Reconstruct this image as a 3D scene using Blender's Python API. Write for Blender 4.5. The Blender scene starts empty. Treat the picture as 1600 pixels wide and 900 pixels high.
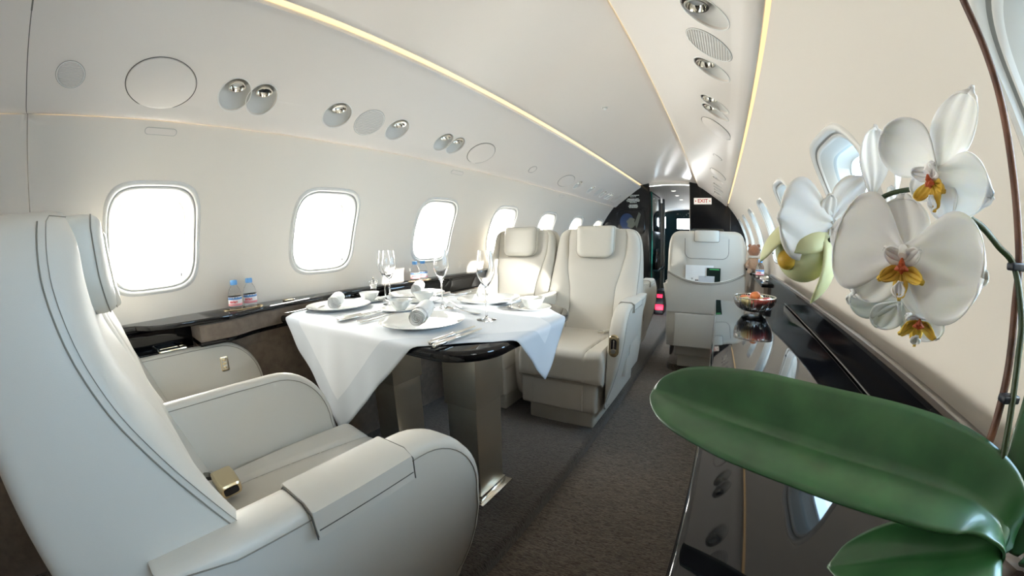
import bpy, bmesh, math, random
from math import sin, cos, pi, sqrt, atan2, radians, exp
from mathutils import Vector, Matrix, Euler
random.seed(7)
SC = bpy.context.scene
COL = SC.collection
EYE = 1.05           # camera height above the raised floor
CAMX = 0.649         # camera distance right of the cabin's centre line
YA, YB = -2.6, 5.25  # aft end and forward bulkhead

# ------------------------------------------------------------------ materials
def setin(b, name, v):
    if name in b.inputs: b.inputs[name].default_value = v
def mat(name, col, rough=.5, metal=0, coat=0, spec=.5, sheen=0, trans=0, ior=1.45, emit=None, es=1, sss=0, alpha=1):
    m = bpy.data.materials.new(name); m.use_nodes = True
    b = m.node_tree.nodes['Principled BSDF']
    c = tuple(col) + (1,) if len(col) == 3 else col
    setin(b, 'Base Color', c); setin(b, 'Roughness', rough); setin(b, 'Metallic', metal)
    setin(b, 'Coat Weight', coat); setin(b, 'Coat Roughness', .05); setin(b, 'Specular IOR Level', spec)
    setin(b, 'Sheen Weight', sheen); setin(b, 'Transmission Weight', trans); setin(b, 'IOR', ior); setin(b, 'Alpha', alpha)
    if emit: setin(b, 'Emission Color', tuple(emit) + (1,)); setin(b, 'Emission Strength', es)
    if sss:
        setin(b, 'Subsurface Weight', sss); setin(b, 'Subsurface Radius', (.01, .008, .005)); setin(b, 'Subsurface Scale', .5)
    return m
def nodes(m): return m.node_tree.nodes, m.node_tree.links, m.node_tree.nodes['Principled BSDF']
def add_bump(m, scale, strength, dist=.001, kind='noise', detail=4, stretch=None):
    N, L, b = nodes(m)
    tc = N.new('ShaderNodeTexCoord'); src = tc.outputs['Object']
    if stretch:
        mp = N.new('ShaderNodeMapping'); mp.inputs['Scale'].default_value = stretch
        L.new(src, mp.inputs['Vector']); src = mp.outputs['Vector']
    if kind == 'noise':
        t = N.new('ShaderNodeTexNoise'); t.inputs['Scale'].default_value = scale; t.inputs['Detail'].default_value = detail; out = t.outputs['Fac']
    else:
        t = N.new('ShaderNodeTexVoronoi'); t.inputs['Scale'].default_value = scale; out = t.outputs['Distance']
    L.new(src, t.inputs['Vector'])
    bp = N.new('ShaderNodeBump'); bp.inputs['Strength'].default_value = strength; bp.inputs['Distance'].default_value = dist
    L.new(out, bp.inputs['Height']); L.new(bp.outputs['Normal'], b.inputs['Normal'])
    return t, out
def add_mottle(m, c1, c2, scale, detail=4, stretch=None, lo=.35, hi=.65):
    N, L, b = nodes(m)
    tc = N.new('ShaderNodeTexCoord'); src = tc.outputs['Object']
    if stretch:
        mp = N.new('ShaderNodeMapping'); mp.inputs['Scale'].default_value = stretch
        L.new(src, mp.inputs['Vector']); src = mp.outputs['Vector']
    t = N.new('ShaderNodeTexNoise'); t.inputs['Scale'].default_value = scale; t.inputs['Detail'].default_value = detail
    L.new(src, t.inputs['Vector'])
    r = N.new('ShaderNodeValToRGB'); r.color_ramp.elements[0].position = lo; r.color_ramp.elements[1].position = hi
    r.color_ramp.elements[0].color = tuple(c1) + (1,); r.color_ramp.elements[1].color = tuple(c2) + (1,)
    L.new(t.outputs['Fac'], r.inputs['Fac']); L.new(r.outputs['Color'], b.inputs['Base Color'])

M = {}
M['leather'] = mat('ivory_leather', (.60, .575, .52), .42, spec=.45); add_bump(M['leather'], 900, .12, .0006, 'voronoi')
M['leather_plain'] = mat('ivory_leather_smooth', (.62, .595, .53), .38, spec=.5); add_bump(M['leather_plain'], 700, .08, .0006, 'voronoi')
M['seamtone'] = mat('leather_seam', (.23, .215, .18), .7)
M['stitch'] = mat('dark_stitching', (.09, .085, .075), .8)
M['wall'] = mat('cream_wallcovering', (.84, .780, .70), .5, spec=.4); add_bump(M['wall'], 260, .08, .0006, stretch=(1, 1, .15))
M['psu'] = mat('ivory_headliner', (.83, .765, .70), .32, spec=.5)
M['ceil'] = mat('satin_ceiling', (.84, .775, .71), .18, spec=.5, coat=.15)
M['seam'] = mat('seam_shadow', (.16, .145, .12), .8)  # dark tone of panel joints and ring outlines
M['psu_rough'] = mat('matt_vestibule_lining', (.60, .58, .53), .6)
M['dish'] = mat('grey_lamp_dish', (.66, .645, .61), .5)
M['white'] = mat('white_plastic', (.85, .84, .8), .3)
M['frame'] = mat('white_window_trim', (.74, .73, .70), .25, coat=.3)
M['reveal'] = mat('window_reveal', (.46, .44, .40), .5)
M['seal'] = mat('grey_window_seal', (.30, .31, .30), .5)
M['black'] = mat('black_lacquer', (.004, .004, .005), .03, spec=.52)
M['black_rail'] = mat('black_satin_rail', (.004, .004, .005), .08, spec=.07)
M['blackfar'] = mat('black_lacquer_bulkhead', (.008, .008, .009), .09, spec=.45)
M['dark'] = mat('dark_interior', (.012, .012, .014), .4)
M['lens'] = mat('lamp_lens', (.75, .75, .72), .1, spec=.6)
M['chrome'] = mat('polished_metal', (.82, .79, .72), .12, metal=1)
M['nickel'] = mat('brushed_nickel', (.78, .73, .62), .33, metal=1); add_bump(M['nickel'], 60, .06, .0006, stretch=(1, 1, 30))
M['gold'] = mat('champagne_gold', (.80, .66, .43), .22, metal=1)
M['suede'] = mat('taupe_suede', (.2, .155, .12), .85, sheen=.3); add_mottle(M['suede'], (.155, .12, .093), (.20, .158, .125), 30, 6)
M['bronze'] = mat('bronze_edge', (.055, .042, .032), .22, metal=.2)
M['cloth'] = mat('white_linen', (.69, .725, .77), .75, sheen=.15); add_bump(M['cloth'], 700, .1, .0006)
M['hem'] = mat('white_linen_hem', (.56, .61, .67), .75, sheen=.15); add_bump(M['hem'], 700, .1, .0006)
M['napkin'] = mat('white_napkin', (.82, .82, .81), .8, sheen=.1); add_bump(M['napkin'], 500, .15, .0008)
M['china'] = mat('white_china', (.74, .75, .73), .10, coat=.5)
M['silver'] = mat('silver_cutlery', (.86, .85, .83), .12, metal=1)
M['glass'] = mat('clear_glass', (1, 1, 1), 0, trans=1, ior=1.45)
def pane_mat():
    m = bpy.data.materials.new('window_glass'); m.use_nodes = True; N = m.node_tree.nodes; L = m.node_tree.links
    N.remove(N['Principled BSDF']); out = N['Material Output']
    t = N.new('ShaderNodeBsdfTransparent'); t.inputs[0].default_value = (.97, .985, .98, 1)
    g = N.new('ShaderNodeBsdfGlossy'); g.inputs['Roughness'].default_value = .01
    fr = N.new('ShaderNodeFresnel'); fr.inputs['IOR'].default_value = 1.45
    mx = N.new('ShaderNodeMixShader'); L.new(fr.outputs[0], mx.inputs[0]); L.new(t.outputs[0], mx.inputs[1]); L.new(g.outputs[0], mx.inputs[2]); L.new(mx.outputs[0], out.inputs[0])
    return m
M['pane'] = pane_mat()
M['crystal'] = mat('crystal_acrylic', (1, 1, 1), .02, trans=1, ior=1.4)
M['pet'] = mat('clear_bottle', (.96, .98, 1), .02, trans=1, ior=1.12)
M['cap'] = mat('blue_bottle_cap', (.16, .42, .80), .35)
M['label_white'] = mat('white_label', (.88, .86, .87), .5)
M['label_pink'] = mat('pink_label', (.88, .36, .40), .5)
M['label_blue'] = mat('blue_label_peaks', (.10, .25, .55), .5)
M['red_ink'] = mat('red_ink', (.75, .03, .06), .5)
M['pepper'] = mat('black_peppercorns', (.10, .055, .035), .8); add_bump(M['pepper'], 250, 1, .003, 'voronoi')
M['green_card'] = mat('green_brochure', (.008, .018, .014), .3)
M['green_ink'] = mat('green_ink', (.08, .45, .14), .4)
M['paper'] = mat('white_paper', (.88, .88, .87), .6)
M['grey_paper'] = mat('grey_paper', (.60, .62, .65), .5)
M['ink'] = mat('dark_ink', (.03, .03, .04), .6)
M['sign'] = mat('sign_face', (.88, .83, .76), .4, emit=(.95, .80, .70), es=.14)
M['sign_red'] = mat('sign_red', (.55, .02, .02), .4)
M['text_white'] = mat('placard_white', (.70, .74, .72), .5)
M['petal'] = mat('white_petal', (.90, .885, .87), .45, sss=.2)
M['petal_green'] = mat('greenish_bud_petal', (.72, .73, .42), .45, sss=.15)
M['lip_yellow'] = mat('yellow_orchid_lip', (.72, .44, .03), .45); add_mottle(M['lip_yellow'], (.52, .27, .02), (.80, .55, .08), 60)
M['lip_red'] = mat('russet_orchid_throat', (.42, .07, .015), .5)
M['leaf'] = mat('green_orchid_leaf', (.022, .075, .018), .34, spec=.8, coat=.3); add_mottle(M['leaf'], (.010, .062, .016), (.026, .105, .030), 22, 5)
M['stake'] = mat('brown_stake', (.085, .03, .016), .5); add_mottle(M['stake'], (.05, .018, .01), (.15, .055, .025), 40)
M['spike'] = mat('dark_green_stem', (.028, .045, .014), .4)
M['clip'] = mat('black_plant_clip', (.01, .012, .02), .4)
M['ceramic'] = mat('pale_ceramic_pot', (.55, .55, .52), .3, coat=.5)
M['bark'] = mat('bark_mix', (.10, .055, .03), .9); add_bump(M['bark'], 60, 1, .01, 'voronoi')
M['apple_red'] = mat('red_apple', (.55, .05, .03), .3, coat=.3); add_mottle(M['apple_red'], (.38, .012, .012), (.62, .07, .04), 9)
M['apple_green'] = mat('yellow_green_apple', (.62, .58, .20), .3, coat=.3); add_mottle(M['apple_green'], (.50, .52, .15), (.75, .60, .28), 9)
M['peach'] = mat('orange_peach', (.80, .33, .13), .5); add_mottle(M['peach'], (.60, .07, .04), (.78, .30, .10), 8)
M['plush'] = mat('brown_plush', (.36, .17, .10), .95, sheen=.6); add_bump(M['plush'], 90, 1, .006)
M['plush_tan'] = mat('tan_plush', (.46, .30, .20), .95, sheen=.6); add_bump(M['plush_tan'], 90, 1, .006)
M['cove'] = mat('warm_cove_diffuser', (.9, .8, .6), .5, emit=(1.0, .77, .42), es=.30)
M['glow_red'] = mat('red_indicator', (.5, 0, 0), .4, emit=(1, .02, .06), es=1.2)
M['lamp_on'] = mat('lit_downlight', (1, 1, 1), .4, emit=(1, .97, .9), es=1.5)
M['teal'] = mat('dark_teal_panel', (.01, .035, .045), .25)
M['mirror'] = mat('mirror_panel', (.62, .70, .70), .04, metal=1)
M['greenedge'] = mat('green_glass_edge', (.02, .16, .13), .2)
M['screenblue'] = mat('screen_blue', (.008, .022, .07), .2)
M['screengrey'] = mat('screen_grey', (.07, .08, .07), .2)
M['treadplate'] = mat('metal_floor_plate', (.22, .23, .24), .35, metal=.8); add_bump(M['treadplate'], 45, 1, .004, 'voronoi')
def carpet(name, c1, c2, s=1):
    m = mat(name, c1, .95, sheen=.35)
    N, L, b = nodes(m)
    tc = N.new('ShaderNodeTexCoord')
    mp = N.new('ShaderNodeMapping'); mp.inputs['Scale'].default_value = (26 * s, 70 * s, 26 * s)
    L.new(tc.outputs['Object'], mp.inputs['Vector'])
    t = N.new('ShaderNodeTexNoise'); t.inputs['Scale'].default_value = 1.6; t.inputs['Detail'].default_value = 7; t.inputs['Distortion'].default_value = 1.3
    L.new(mp.outputs['Vector'], t.inputs['Vector'])
    r = N.new('ShaderNodeValToRGB'); r.color_ramp.elements[0].position = .36; r.color_ramp.elements[1].position = .64
    r.color_ramp.elements[0].color = tuple(c1) + (1,); r.color_ramp.elements[1].color = tuple(c2) + (1,)
    L.new(t.outputs['Fac'], r.inputs['Fac']); L.new(r.outputs['Color'], b.inputs['Base Color'])
    bp = N.new('ShaderNodeBump'); bp.inputs['Strength'].default_value = .9; bp.inputs['Distance'].default_value = .008
    L.new(t.outputs['Fac'], bp.inputs['Height']); L.new(bp.outputs['Normal'], b.inputs['Normal'])
    return m
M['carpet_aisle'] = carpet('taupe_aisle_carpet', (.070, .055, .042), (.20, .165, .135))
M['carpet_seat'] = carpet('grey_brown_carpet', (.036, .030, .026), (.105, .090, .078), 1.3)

# ------------------------------------------------------------------ mesh tools
class MB:
    """collects vertices and faces for one mesh"""
    def __init__(s): s.v = []; s.f = []; s.m = []; s.mats = []
    def mi(s, m):
        if m not in s.mats: s.mats.append(m)
        return s.mats.index(m)
    def add(s, v, f, m):
        k = len(s.v); i = s.mi(m)
        s.v += [tuple(p) for p in v]
        for q in f: s.f.append(tuple(k + j for j in q)); s.m.append(i)
        return s
    def rings(s, R, m, closed=True, cap0=False, cap1=False):
        n = len(R[0]); v = [p for r in R for p in r]; f = []
        for i in range(len(R) - 1):
            for j in range(n if closed else n - 1):
                a = i * n + j; b = i * n + (j + 1) % n
                f.append((a, b, b + n, a + n))
        if cap0: f.append(tuple(range(n - 1, -1, -1)))
        if cap1: f.append(tuple((len(R) - 1) * n + j for j in range(n)))
        return s.add(v, f, m)
    def grid(s, fn, nu, nv, m):
        v = [fn(i / nu, j / nv) for i in range(nu + 1) for j in range(nv + 1)]
        f = []
        for i in range(nu):
            for j in range(nv):
                a = i * (nv + 1) + j; f.append((a, a + 1, a + nv + 2, a + nv + 1))
        return s.add(v, f, m)
    def box(s, x0, x1, y0, y1, z0, z1, m, r=0, seg=3):
        bm = bmesh.new(); bmesh.ops.create_cube(bm, size=1)
        for q in bm.verts:
            q.co = Vector(((x0 + x1) / 2 + q.co.x * (x1 - x0), (y0 + y1) / 2 + q.co.y * (y1 - y0), (z0 + z1) / 2 + q.co.z * (z1 - z0)))
        if r: bmesh.ops.bevel(bm, geom=bm.edges[:], offset=min(r, .49 * min(x1 - x0, y1 - y0, z1 - z0)), segments=seg, profile=.5, affect='EDGES')
        return s.bm(bm, m)
    def bm(s, bm, m, mtx=None):
        if mtx is not None: bmesh.ops.transform(bm, matrix=mtx, verts=bm.verts)
        bm.verts.index_update()
        s.add([q.co for q in bm.verts], [[q.index for q in f.verts] for f in bm.faces], m); bm.free(); return s
    def lathe(s, prof, m, n=40, c=(0, 0, 0), sx=1, sy=1, mtx=None):
        R = []
        for r, z in prof:
            ring = [Vector((r * sx * cos(2 * pi * k / n), r * sy * sin(2 * pi * k / n), z)) for k in range(n)]
            if mtx is not None: ring = [mtx @ p for p in ring]
            R.append([(p.x + c[0], p.y + c[1], p.z + c[2]) for p in ring])
        return s.rings(R, m, True, prof[0][0] > 1e-6, prof[-1][0] > 1e-6)
    def tube(s, pts, r, m, n=10, closed=False, caps=True):
        P = [Vector(p) for p in pts]; R = []; up = None
        for i, p in enumerate(P):
            if closed: t = P[(i + 1) % len(P)] - P[i - 1]
            else: t = P[min(i + 1, len(P) - 1)] - P[max(i - 1, 0)]
            t.normalize()
            if up is None:
                up = Vector((0, 0, 1)) if abs(t.z) < .9 else Vector((1, 0, 0))
            a = t.cross(up).normalized(); up = a.cross(t).normalized()
            rr = r[i] if isinstance(r, (list, tuple)) else r
            R.append([p + (a * cos(2 * pi * k / n) + up * sin(2 * pi * k / n)) * rr for k in range(n)])
        if closed: R.append(R[0])
        return s.rings(R, m, True, caps and not closed, caps and not closed)
    def prism(s, poly, z0, z1, m, r=0):
        """poly in xy, extruded in z with rounded rims"""
        if r:
            c = Vector((sum(p[0] for p in poly) / len(poly), sum(p[1] for p in poly) / len(poly)))
            def off(d):
                out = []; n = len(poly)
                for i in range(n):
                    a = Vector(poly[i - 1]); b = Vector(poly[i]); e = Vector(poly[(i + 1) % n])
                    t = (e - a).normalized(); nn = Vector((t.y, -t.x))
                    out.append((b.x - nn.x * d, b.y - nn.y * d))
                return out
            R = []
            for k in range(5):
                a = k / 4 * pi / 2; R.append([(x, y, z0 + r - r * sin(a)) for x, y in off(r * (1 - cos(a)))])
            R = R[::-1]
            for k in range(5):
                a = k / 4 * pi / 2; R.append([(x, y, z1 - r + r * sin(a)) for x, y in off(r * (1 - cos(a)))])
        else: R = [[(x, y, z0) for x, y in poly], [(x, y, z1) for x, y in poly]]
        return s.rings(R, m, True, True, True)
    def build(s, name, parent=None, smooth=40, mtx=None):
        me = bpy.data.meshes.new(name)
        v = s.v if mtx is None else [tuple(mtx @ Vector(p)) for p in s.v]
        me.from_pydata(v, [], s.f)
        for m in s.mats: me.materials.append(M[m])
        me.polygons.foreach_set('material_index', s.m)
        me.validate(); me.update()
        b = bmesh.new(); b.from_mesh(me); bmesh.ops.remove_doubles(b, verts=b.verts, dist=1e-6)
        if name not in NOFLIP: bmesh.ops.recalc_face_normals(b, faces=b.faces)
        b.to_mesh(me); b.free()
        if smooth:
            me.polygons.foreach_set('use_smooth', [True] * len(me.polygons)); me.set_sharp_from_angle(angle=radians(smooth))
        o = bpy.data.objects.new(name, me); COL.objects.link(o)
        if parent: o.parent = parent
        return o
NOFLIP = set()
def thing(name, label, cat, loc=(0, 0, 0), rz=0, group=None):
    o = bpy.data.objects.new(name, None); COL.objects.link(o); o.location = loc; o.rotation_euler = (0, 0, rz)
    o.empty_display_size = .05
    o['label'] = label; o['category'] = cat
    if group: o['group'] = group
    return o
def tag(o, label, cat, group=None, kind=None):
    o['label'] = label; o['category'] = cat
    if group: o['group'] = group
    if kind: o['kind'] = kind
    return o
def struct(o): o['kind'] = 'structure'; return o
def copy_tree(o, parent=None, fn=None):
    c = o.copy(); COL.objects.link(c); c.parent = parent
    for ch in [x for x in bpy.data.objects if x.parent == o]: copy_tree(ch, c)
    return c
def lerp(T, z):
    if z <= T[0][0]: return T[0][1]
    if z >= T[-1][0]: return T[-1][1]
    n = len(T)
    def sl(i):
        if i == 0: return (T[1][1] - T[0][1]) / (T[1][0] - T[0][0])
        if i == n - 1: return (T[-1][1] - T[-2][1]) / (T[-1][0] - T[-2][0])
        d0 = (T[i][1] - T[i - 1][1]) / (T[i][0] - T[i - 1][0]); d1 = (T[i + 1][1] - T[i][1]) / (T[i + 1][0] - T[i][0])
        return 0 if d0 * d1 <= 0 else 2 * d0 * d1 / (d0 + d1)
    for i in range(n - 1):
        a, va = T[i]; b, vb = T[i + 1]
        if z <= b:
            h = b - a; t = (z - a) / h; m0, m1 = sl(i) * h, sl(i + 1) * h
            return va * (2 * t ** 3 - 3 * t * t + 1) + m0 * (t ** 3 - 2 * t * t + t) + vb * (3 * t * t - 2 * t ** 3) + m1 * (t ** 3 - t * t)
def rrect(hx, hy, r, n=8, cx=0, cy=0):
    P = []
    for qx, qy, a0 in ((1, 1, 0), (-1, 1, pi / 2), (-1, -1, pi), (1, -1, 1.5 * pi)):
        for k in range(n + 1):
            a = a0 + k / n * pi / 2; P.append((cx + qx * (hx - r) + r * cos(a), cy + qy * (hy - r) + r * sin(a)))
    return P
def text_mesh(body, size, m, mtx, parent=None, name='lettering', extrude=.0004, bend=None, bold=0):
    cu = bpy.data.curves.new(name, 'FONT'); cu.body = body; cu.size = size; cu.extrude = extrude; cu.align_x = 'CENTER'; cu.align_y = 'CENTER'; cu.offset = bold
    t = bpy.data.objects.new(name, cu); COL.objects.link(t)
    dg = bpy.context.evaluated_depsgraph_get(); me = bpy.data.meshes.new_from_object(t.evaluated_get(dg))
    bpy.data.objects.remove(t); bpy.data.curves.remove(cu)
    me.materials.clear(); me.materials.append(M[m])
    for v in me.vertices:
        p = v.co.copy()
        if bend: p = Vector(((bend + p.z) * sin(p.x / bend), p.y, (bend + p.z) * cos(p.x / bend)))
        v.co = mtx @ p
    o = bpy.data.objects.new(name, me); COL.objects.link(o)
    if parent: o.parent = parent
    return o

# ------------------------------------------------------------------ the cabin shell
def W(h):      # half width of the side wall at height h above the eye
    if h < -.167: return 1.05 - .02 * min(1, (-.167 - h) / .9)
    return 1.05 - .701 * (h + .167) ** 2
HW, SY, SZ, Y0, PITCH = .0655, .1726, .185, .206, .8041
WIN = [(k, Y0 + k * PITCH) for k in range(-3, 7)]
H_LO, H_HI = -.30, .4465
def supell(t, a, b, e=.5):
    c, s_ = cos(t), sin(t)
    return (math.copysign(abs(c) ** e, c) * a, math.copysign(abs(s_) ** e, s_) * b)
def wall_side(side, name):
    b = MB()
    for i, (k, yc) in enumerate(WIN):
        y0 = YA if i == 0 else yc - PITCH / 2
        y1 = YB if i == len(WIN) - 1 else yc + PITCH / 2
        if k == 0: y0 = -.2425
        if k == -1: y1 = -.2455
        n = 96; R = []
        def P(y, h): return (side * W(h), y, EYE + h)
        A = []; Bd = []
        hc = HW
        angs = sorted([2 * pi * j / n for j in range(n)] + [])
        for t in angs:
            u, v = supell(t, SY + .013, SZ + .013)
            A.append((yc + u, hc + v))
            # matching point of the bay's rectangle, same direction
            du, dv = u, v
            cand = []
            if du > 1e-9: cand.append((y1 - yc) / du)
            if du < -1e-9: cand.append((y0 - yc) / du)
            if dv > 1e-9: cand.append((H_HI - hc) / dv)
            if dv < -1e-9: cand.append((H_LO - hc) / dv)
            q = min(cand); Bd.append([yc + du * q, hc + dv * q])
        # pull the nearest ring points onto the bay's corners so neighbouring bays meet
        for cy, ch in ((y0, H_LO), (y0, H_HI), (y1, H_LO), (y1, H_HI)):
            j = min(range(n), key=lambda j: (Bd[j][0] - cy) ** 2 + (Bd[j][1] - ch) ** 2); Bd[j] = [cy, ch]
        for s_ in [0, .06, .15, .3, .45, .6, .75, .88, 1]:
            R.append([P(a[0] + (c[0] - a[0]) * s_, a[1] + (c[1] - a[1]) * s_) for a, c in zip(A, Bd)])
        b.rings(R, 'wall')
    # below the windows and the turned-in upper edge
    for (ya, yb) in ((YA, -.2455), (-.2425, YB)):
        b.grid(lambda u, v: (side * W(-.30 - .85 * v), ya + (yb - ya) * u, EYE - .30 - .85 * v), 4, 6, 'wall')
        ed = [(W(.4465), .4465), (W(.4465) + .002, .449), (W(.4465) + .008, .4505), (W(.4465) + .03, .451), (W(.437) + .06, .451)]
        b.rings([[(side * x, y, EYE + h) for x, h in ed] for y in (ya, yb)], 'wall', closed=False)
    # dark backing of the panel joint and the outer skin above the panels
    b.grid(lambda u, v: (side * (W(-1.15 + 1.60 * v) + .004), -.26 + .03 * u, EYE - 1.15 + 1.60 * v), 1, 36, 'seam')
    b.box(side * .82 - .05, side * .82 + .05, -.262, -.228, EYE + .4530, EYE + .4560, 'seam')
    sk = [(W(.437) + .06, .451), (.84, .52), (.80, .62), (.68, .76), (.45, .90), (.2, .97), (0, .985)]
    b.rings([[(side * x, y, EYE + h) for x, h in sk] for y in (YA, YB)], 'wall', closed=False)
    return struct(b.build(name, smooth=60))
NOFLIP.update({'wall_left', 'wall_right'})
wall_side(-1, 'wall_left'); wall_side(1, 'wall_right')

def make_window(side, k, yc, idx):
    root = bpy.data.objects.new('window_%d' % idx, None); COL.objects.link(root); root['kind'] = 'structure'
    root.location = (side * W(HW), yc, EYE + HW); root.empty_display_size = .05
    n = 96
    def ring(g, d):      # g: growth beyond the base outline, d: depth outboard
        R = []
        for j in range(n):
            u, v = supell(2 * pi * j / n, SY + g, SZ + g)
            R.append((side * (W(HW + v) - W(HW) + d), u, v))
        return R
    f = MB()
    f.rings([ring(.020, .000), ring(.016, -.006), ring(.010, -.009), ring(.005, -.007), ring(.002, .000)], 'frame')
    f.rings([ring(.002, .000), ring(-.0005, .004)], 'seal')
    f.rings([ring(-.0005, .004), ring(-.003, .001), ring(-.006, .001), ring(-.010, .006)], 'frame')
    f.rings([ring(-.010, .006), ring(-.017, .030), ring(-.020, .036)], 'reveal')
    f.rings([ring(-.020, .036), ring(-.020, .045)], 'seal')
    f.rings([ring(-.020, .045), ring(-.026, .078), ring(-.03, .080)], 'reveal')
    f.rings([ring(-.03, .080), ring(-.03, .088), ring(.03, .088)], 'seal')
    f.build('window_frame', root)
    g = MB(); g.add([((side * .070), p[1], p[2]) for p in ring(-.022, 0)], [tuple(range(n))], 'pane')
    g.add([((side * .0722), p[1], p[2]) for p in ring(-.022, 0)], [tuple(range(n - 1, -1, -1))], 'pane')
    g.build('window_pane', root, smooth=0)
    if k < -1 or (k < 0 and side > 0):
        g = MB(); g.rings([[(side * (.052 + .002 * e), p[1], p[2]) for p in ring(-.020, 0)] for e in (0, 1)], 'white', True, True, True); g.build('window_shade', root, smooth=30)  # closed panels added on unseen aft windows to keep light off the near seats
    # small shade tab on the lower edge, towards the front of the cabin
    t = MB(); t.box(side * .020 - .004, side * .020 + .004, .108, .113, -.146, -.134, 'dark', .001)
    t.build('shade_tab', root)
idx = 0
for side in (-1, 1):
    for k, yc in WIN:
        idx += 1; make_window(side, k, yc, idx)

# ceiling panel
c = MB()
def ceil_h(x): return .792 - .33 * x * x
c.grid(lambda u, v: (-.376 + .752 * v, YA + (YB - YA) * u, EYE + ceil_h(-.376 + .752 * v)), 2, 24, 'ceil')
for s_ in (-1, 1):
    c.rings([[(s_ * x, y, EYE + h) for x, h in ((.376, ceil_h(.376)), (.380, ceil_h(.376) + .002), (.382, ceil_h(.376) + .008), (.382, .80))] for y in (YA, YB)], 'ceil', closed=False)
NOFLIP.add('ceiling'); struct(c.build('ceiling', smooth=60))

# passenger service panels (between ceiling and side wall)
A0 = Vector((.392, 0, EYE + .7195)); AD = Vector((.377, 0, -.2759)).normalized()
def psu_pt(side, y, s, d=0):   # point on the panel: s metres down the slope, d metres towards the cabin
    nrm = Vector((-AD.z, 0, AD.x))      # outboard/up
    p = A0 + AD * s - nrm * d
    return Vector((side * p.x, y, p.z))
def psu_mtx(side, y, s):       # local z = into the cabin, local x = cabin length, local y = up the slope
    z = Vector((AD.z * side, 0, -AD.x)).normalized(); yv = Vector((-AD.x * side, 0, -AD.z)).normalized()
    x = yv.cross(z)
    m = Matrix(((x.x, yv.x, z.x, 0), (x.y, yv.y, z.y, 0), (x.z, yv.z, z.z, 0), (0, 0, 0, 1)))
    return Matrix.Translation(psu_pt(side, y, s)) @ m
PSU = []   # (kind, y, rx, ry)
PSU = [('speaker', -.114, .042, .042), ('panel', .168, .114, .093), ('double', .470, .057, .068), ('lamp', .850, .063, .064),
       ('speaker_oval', 1.017, .069, .069), ('lamp', 1.182, .060, .064), ('double', 1.560, .057, .064), ('panel', 1.857, .112, .083),
       ('sensor', 2.52, .045, .034), ('panel', 3.18, .140, .075), ('lamp', 3.475, .060, .060), ('lamp', 3.87, .060, .060),
       ('speaker_oval', 4.12, .066, .062), ('lamp', 4.31, .060, .060), ('double', 4.55, .055, .06), ('panel', 4.88, .11, .075)]
def psu_panel(side, name):
    prof = [(.392, .7195), (.3965, .7125), (.405, .7045), (.43, .688)]
    for s_ in (.08, .16, .24, .32, .40): prof.append((.392 + AD.x * s_, .7195 + AD.z * s_))
    prof += [(.733, .4655), (.747, .4535), (.758, .447), (.7665, .4437), (.7725, .4445), (.776, .449), (.776, .458), (.765, .475), (.72, .512), (.43, .722), (.40, .738), (.3935, .7315)]
    out = []
    segs = [(-2.6, -.2455), (-.2425, YB)] if side < 0 else [(-2.6, YB)]
    b = MB()
    for ya, yb in segs:
        b.rings([[(side * x, y, EYE + h) for x, h in prof] for y in (ya, yb)], 'psu', True, True, True)
    if side < 0:
        mx, mh = .59, .60
        b.rings([[(side * (mx + (x - mx) * .992), y, EYE + mh + (h - mh) * .985) for x, h in prof] for y in (-.2465, -.2415)], 'seam')
    o = b.build(name, smooth=30)
    cut = MB()
    for kind, y, rx, ry in PSU:
        if kind in ('lamp',): cs = [(0, rx - .003, ry - .003)]
        elif kind == 'double': cs = [(-.05, rx - .003, ry - .003), (.052, rx - .003, ry - .003)]
        else: continue
        for dx, a, bb in cs:
            z0, z1 = -.0445 + (0 if dx < 0 else .001), .02 + (0 if dx < 0 else .001)
            mt = psu_mtx(side, y + 0, .33) 
            sg = 1
            R = [[tuple(mt @ Vector((dx + a * cos(2 * pi * j / 40), bb * sin(2 * pi * j / 40), z))) for j in range(40)] for z in (z0, z1)]
            cc = MB(); cc.rings(R, 'psu', True, True, True); co = cc.build('cutter', smooth=0)
            md = o.modifiers.new('b', 'BOOLEAN'); md.operation = 'DIFFERENCE'; md.object = co; md.solver = 'EXACT'
            dg = bpy.context.evaluated_depsgraph_get(); me = bpy.data.meshes.new_from_object(o.evaluated_get(dg))
            o.modifiers.clear(); old = o.data; o.data = me; bpy.data.meshes.remove(old)
            bpy.data.objects.remove(co)
    o.data.polygons.foreach_set('use_smooth', [True] * len(o.data.polygons)); o.data.set_sharp_from_angle(angle=radians(30))
    return struct(o)
psu_panel(-1, 'trim_1'); psu_panel(1, 'trim_2')

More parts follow.
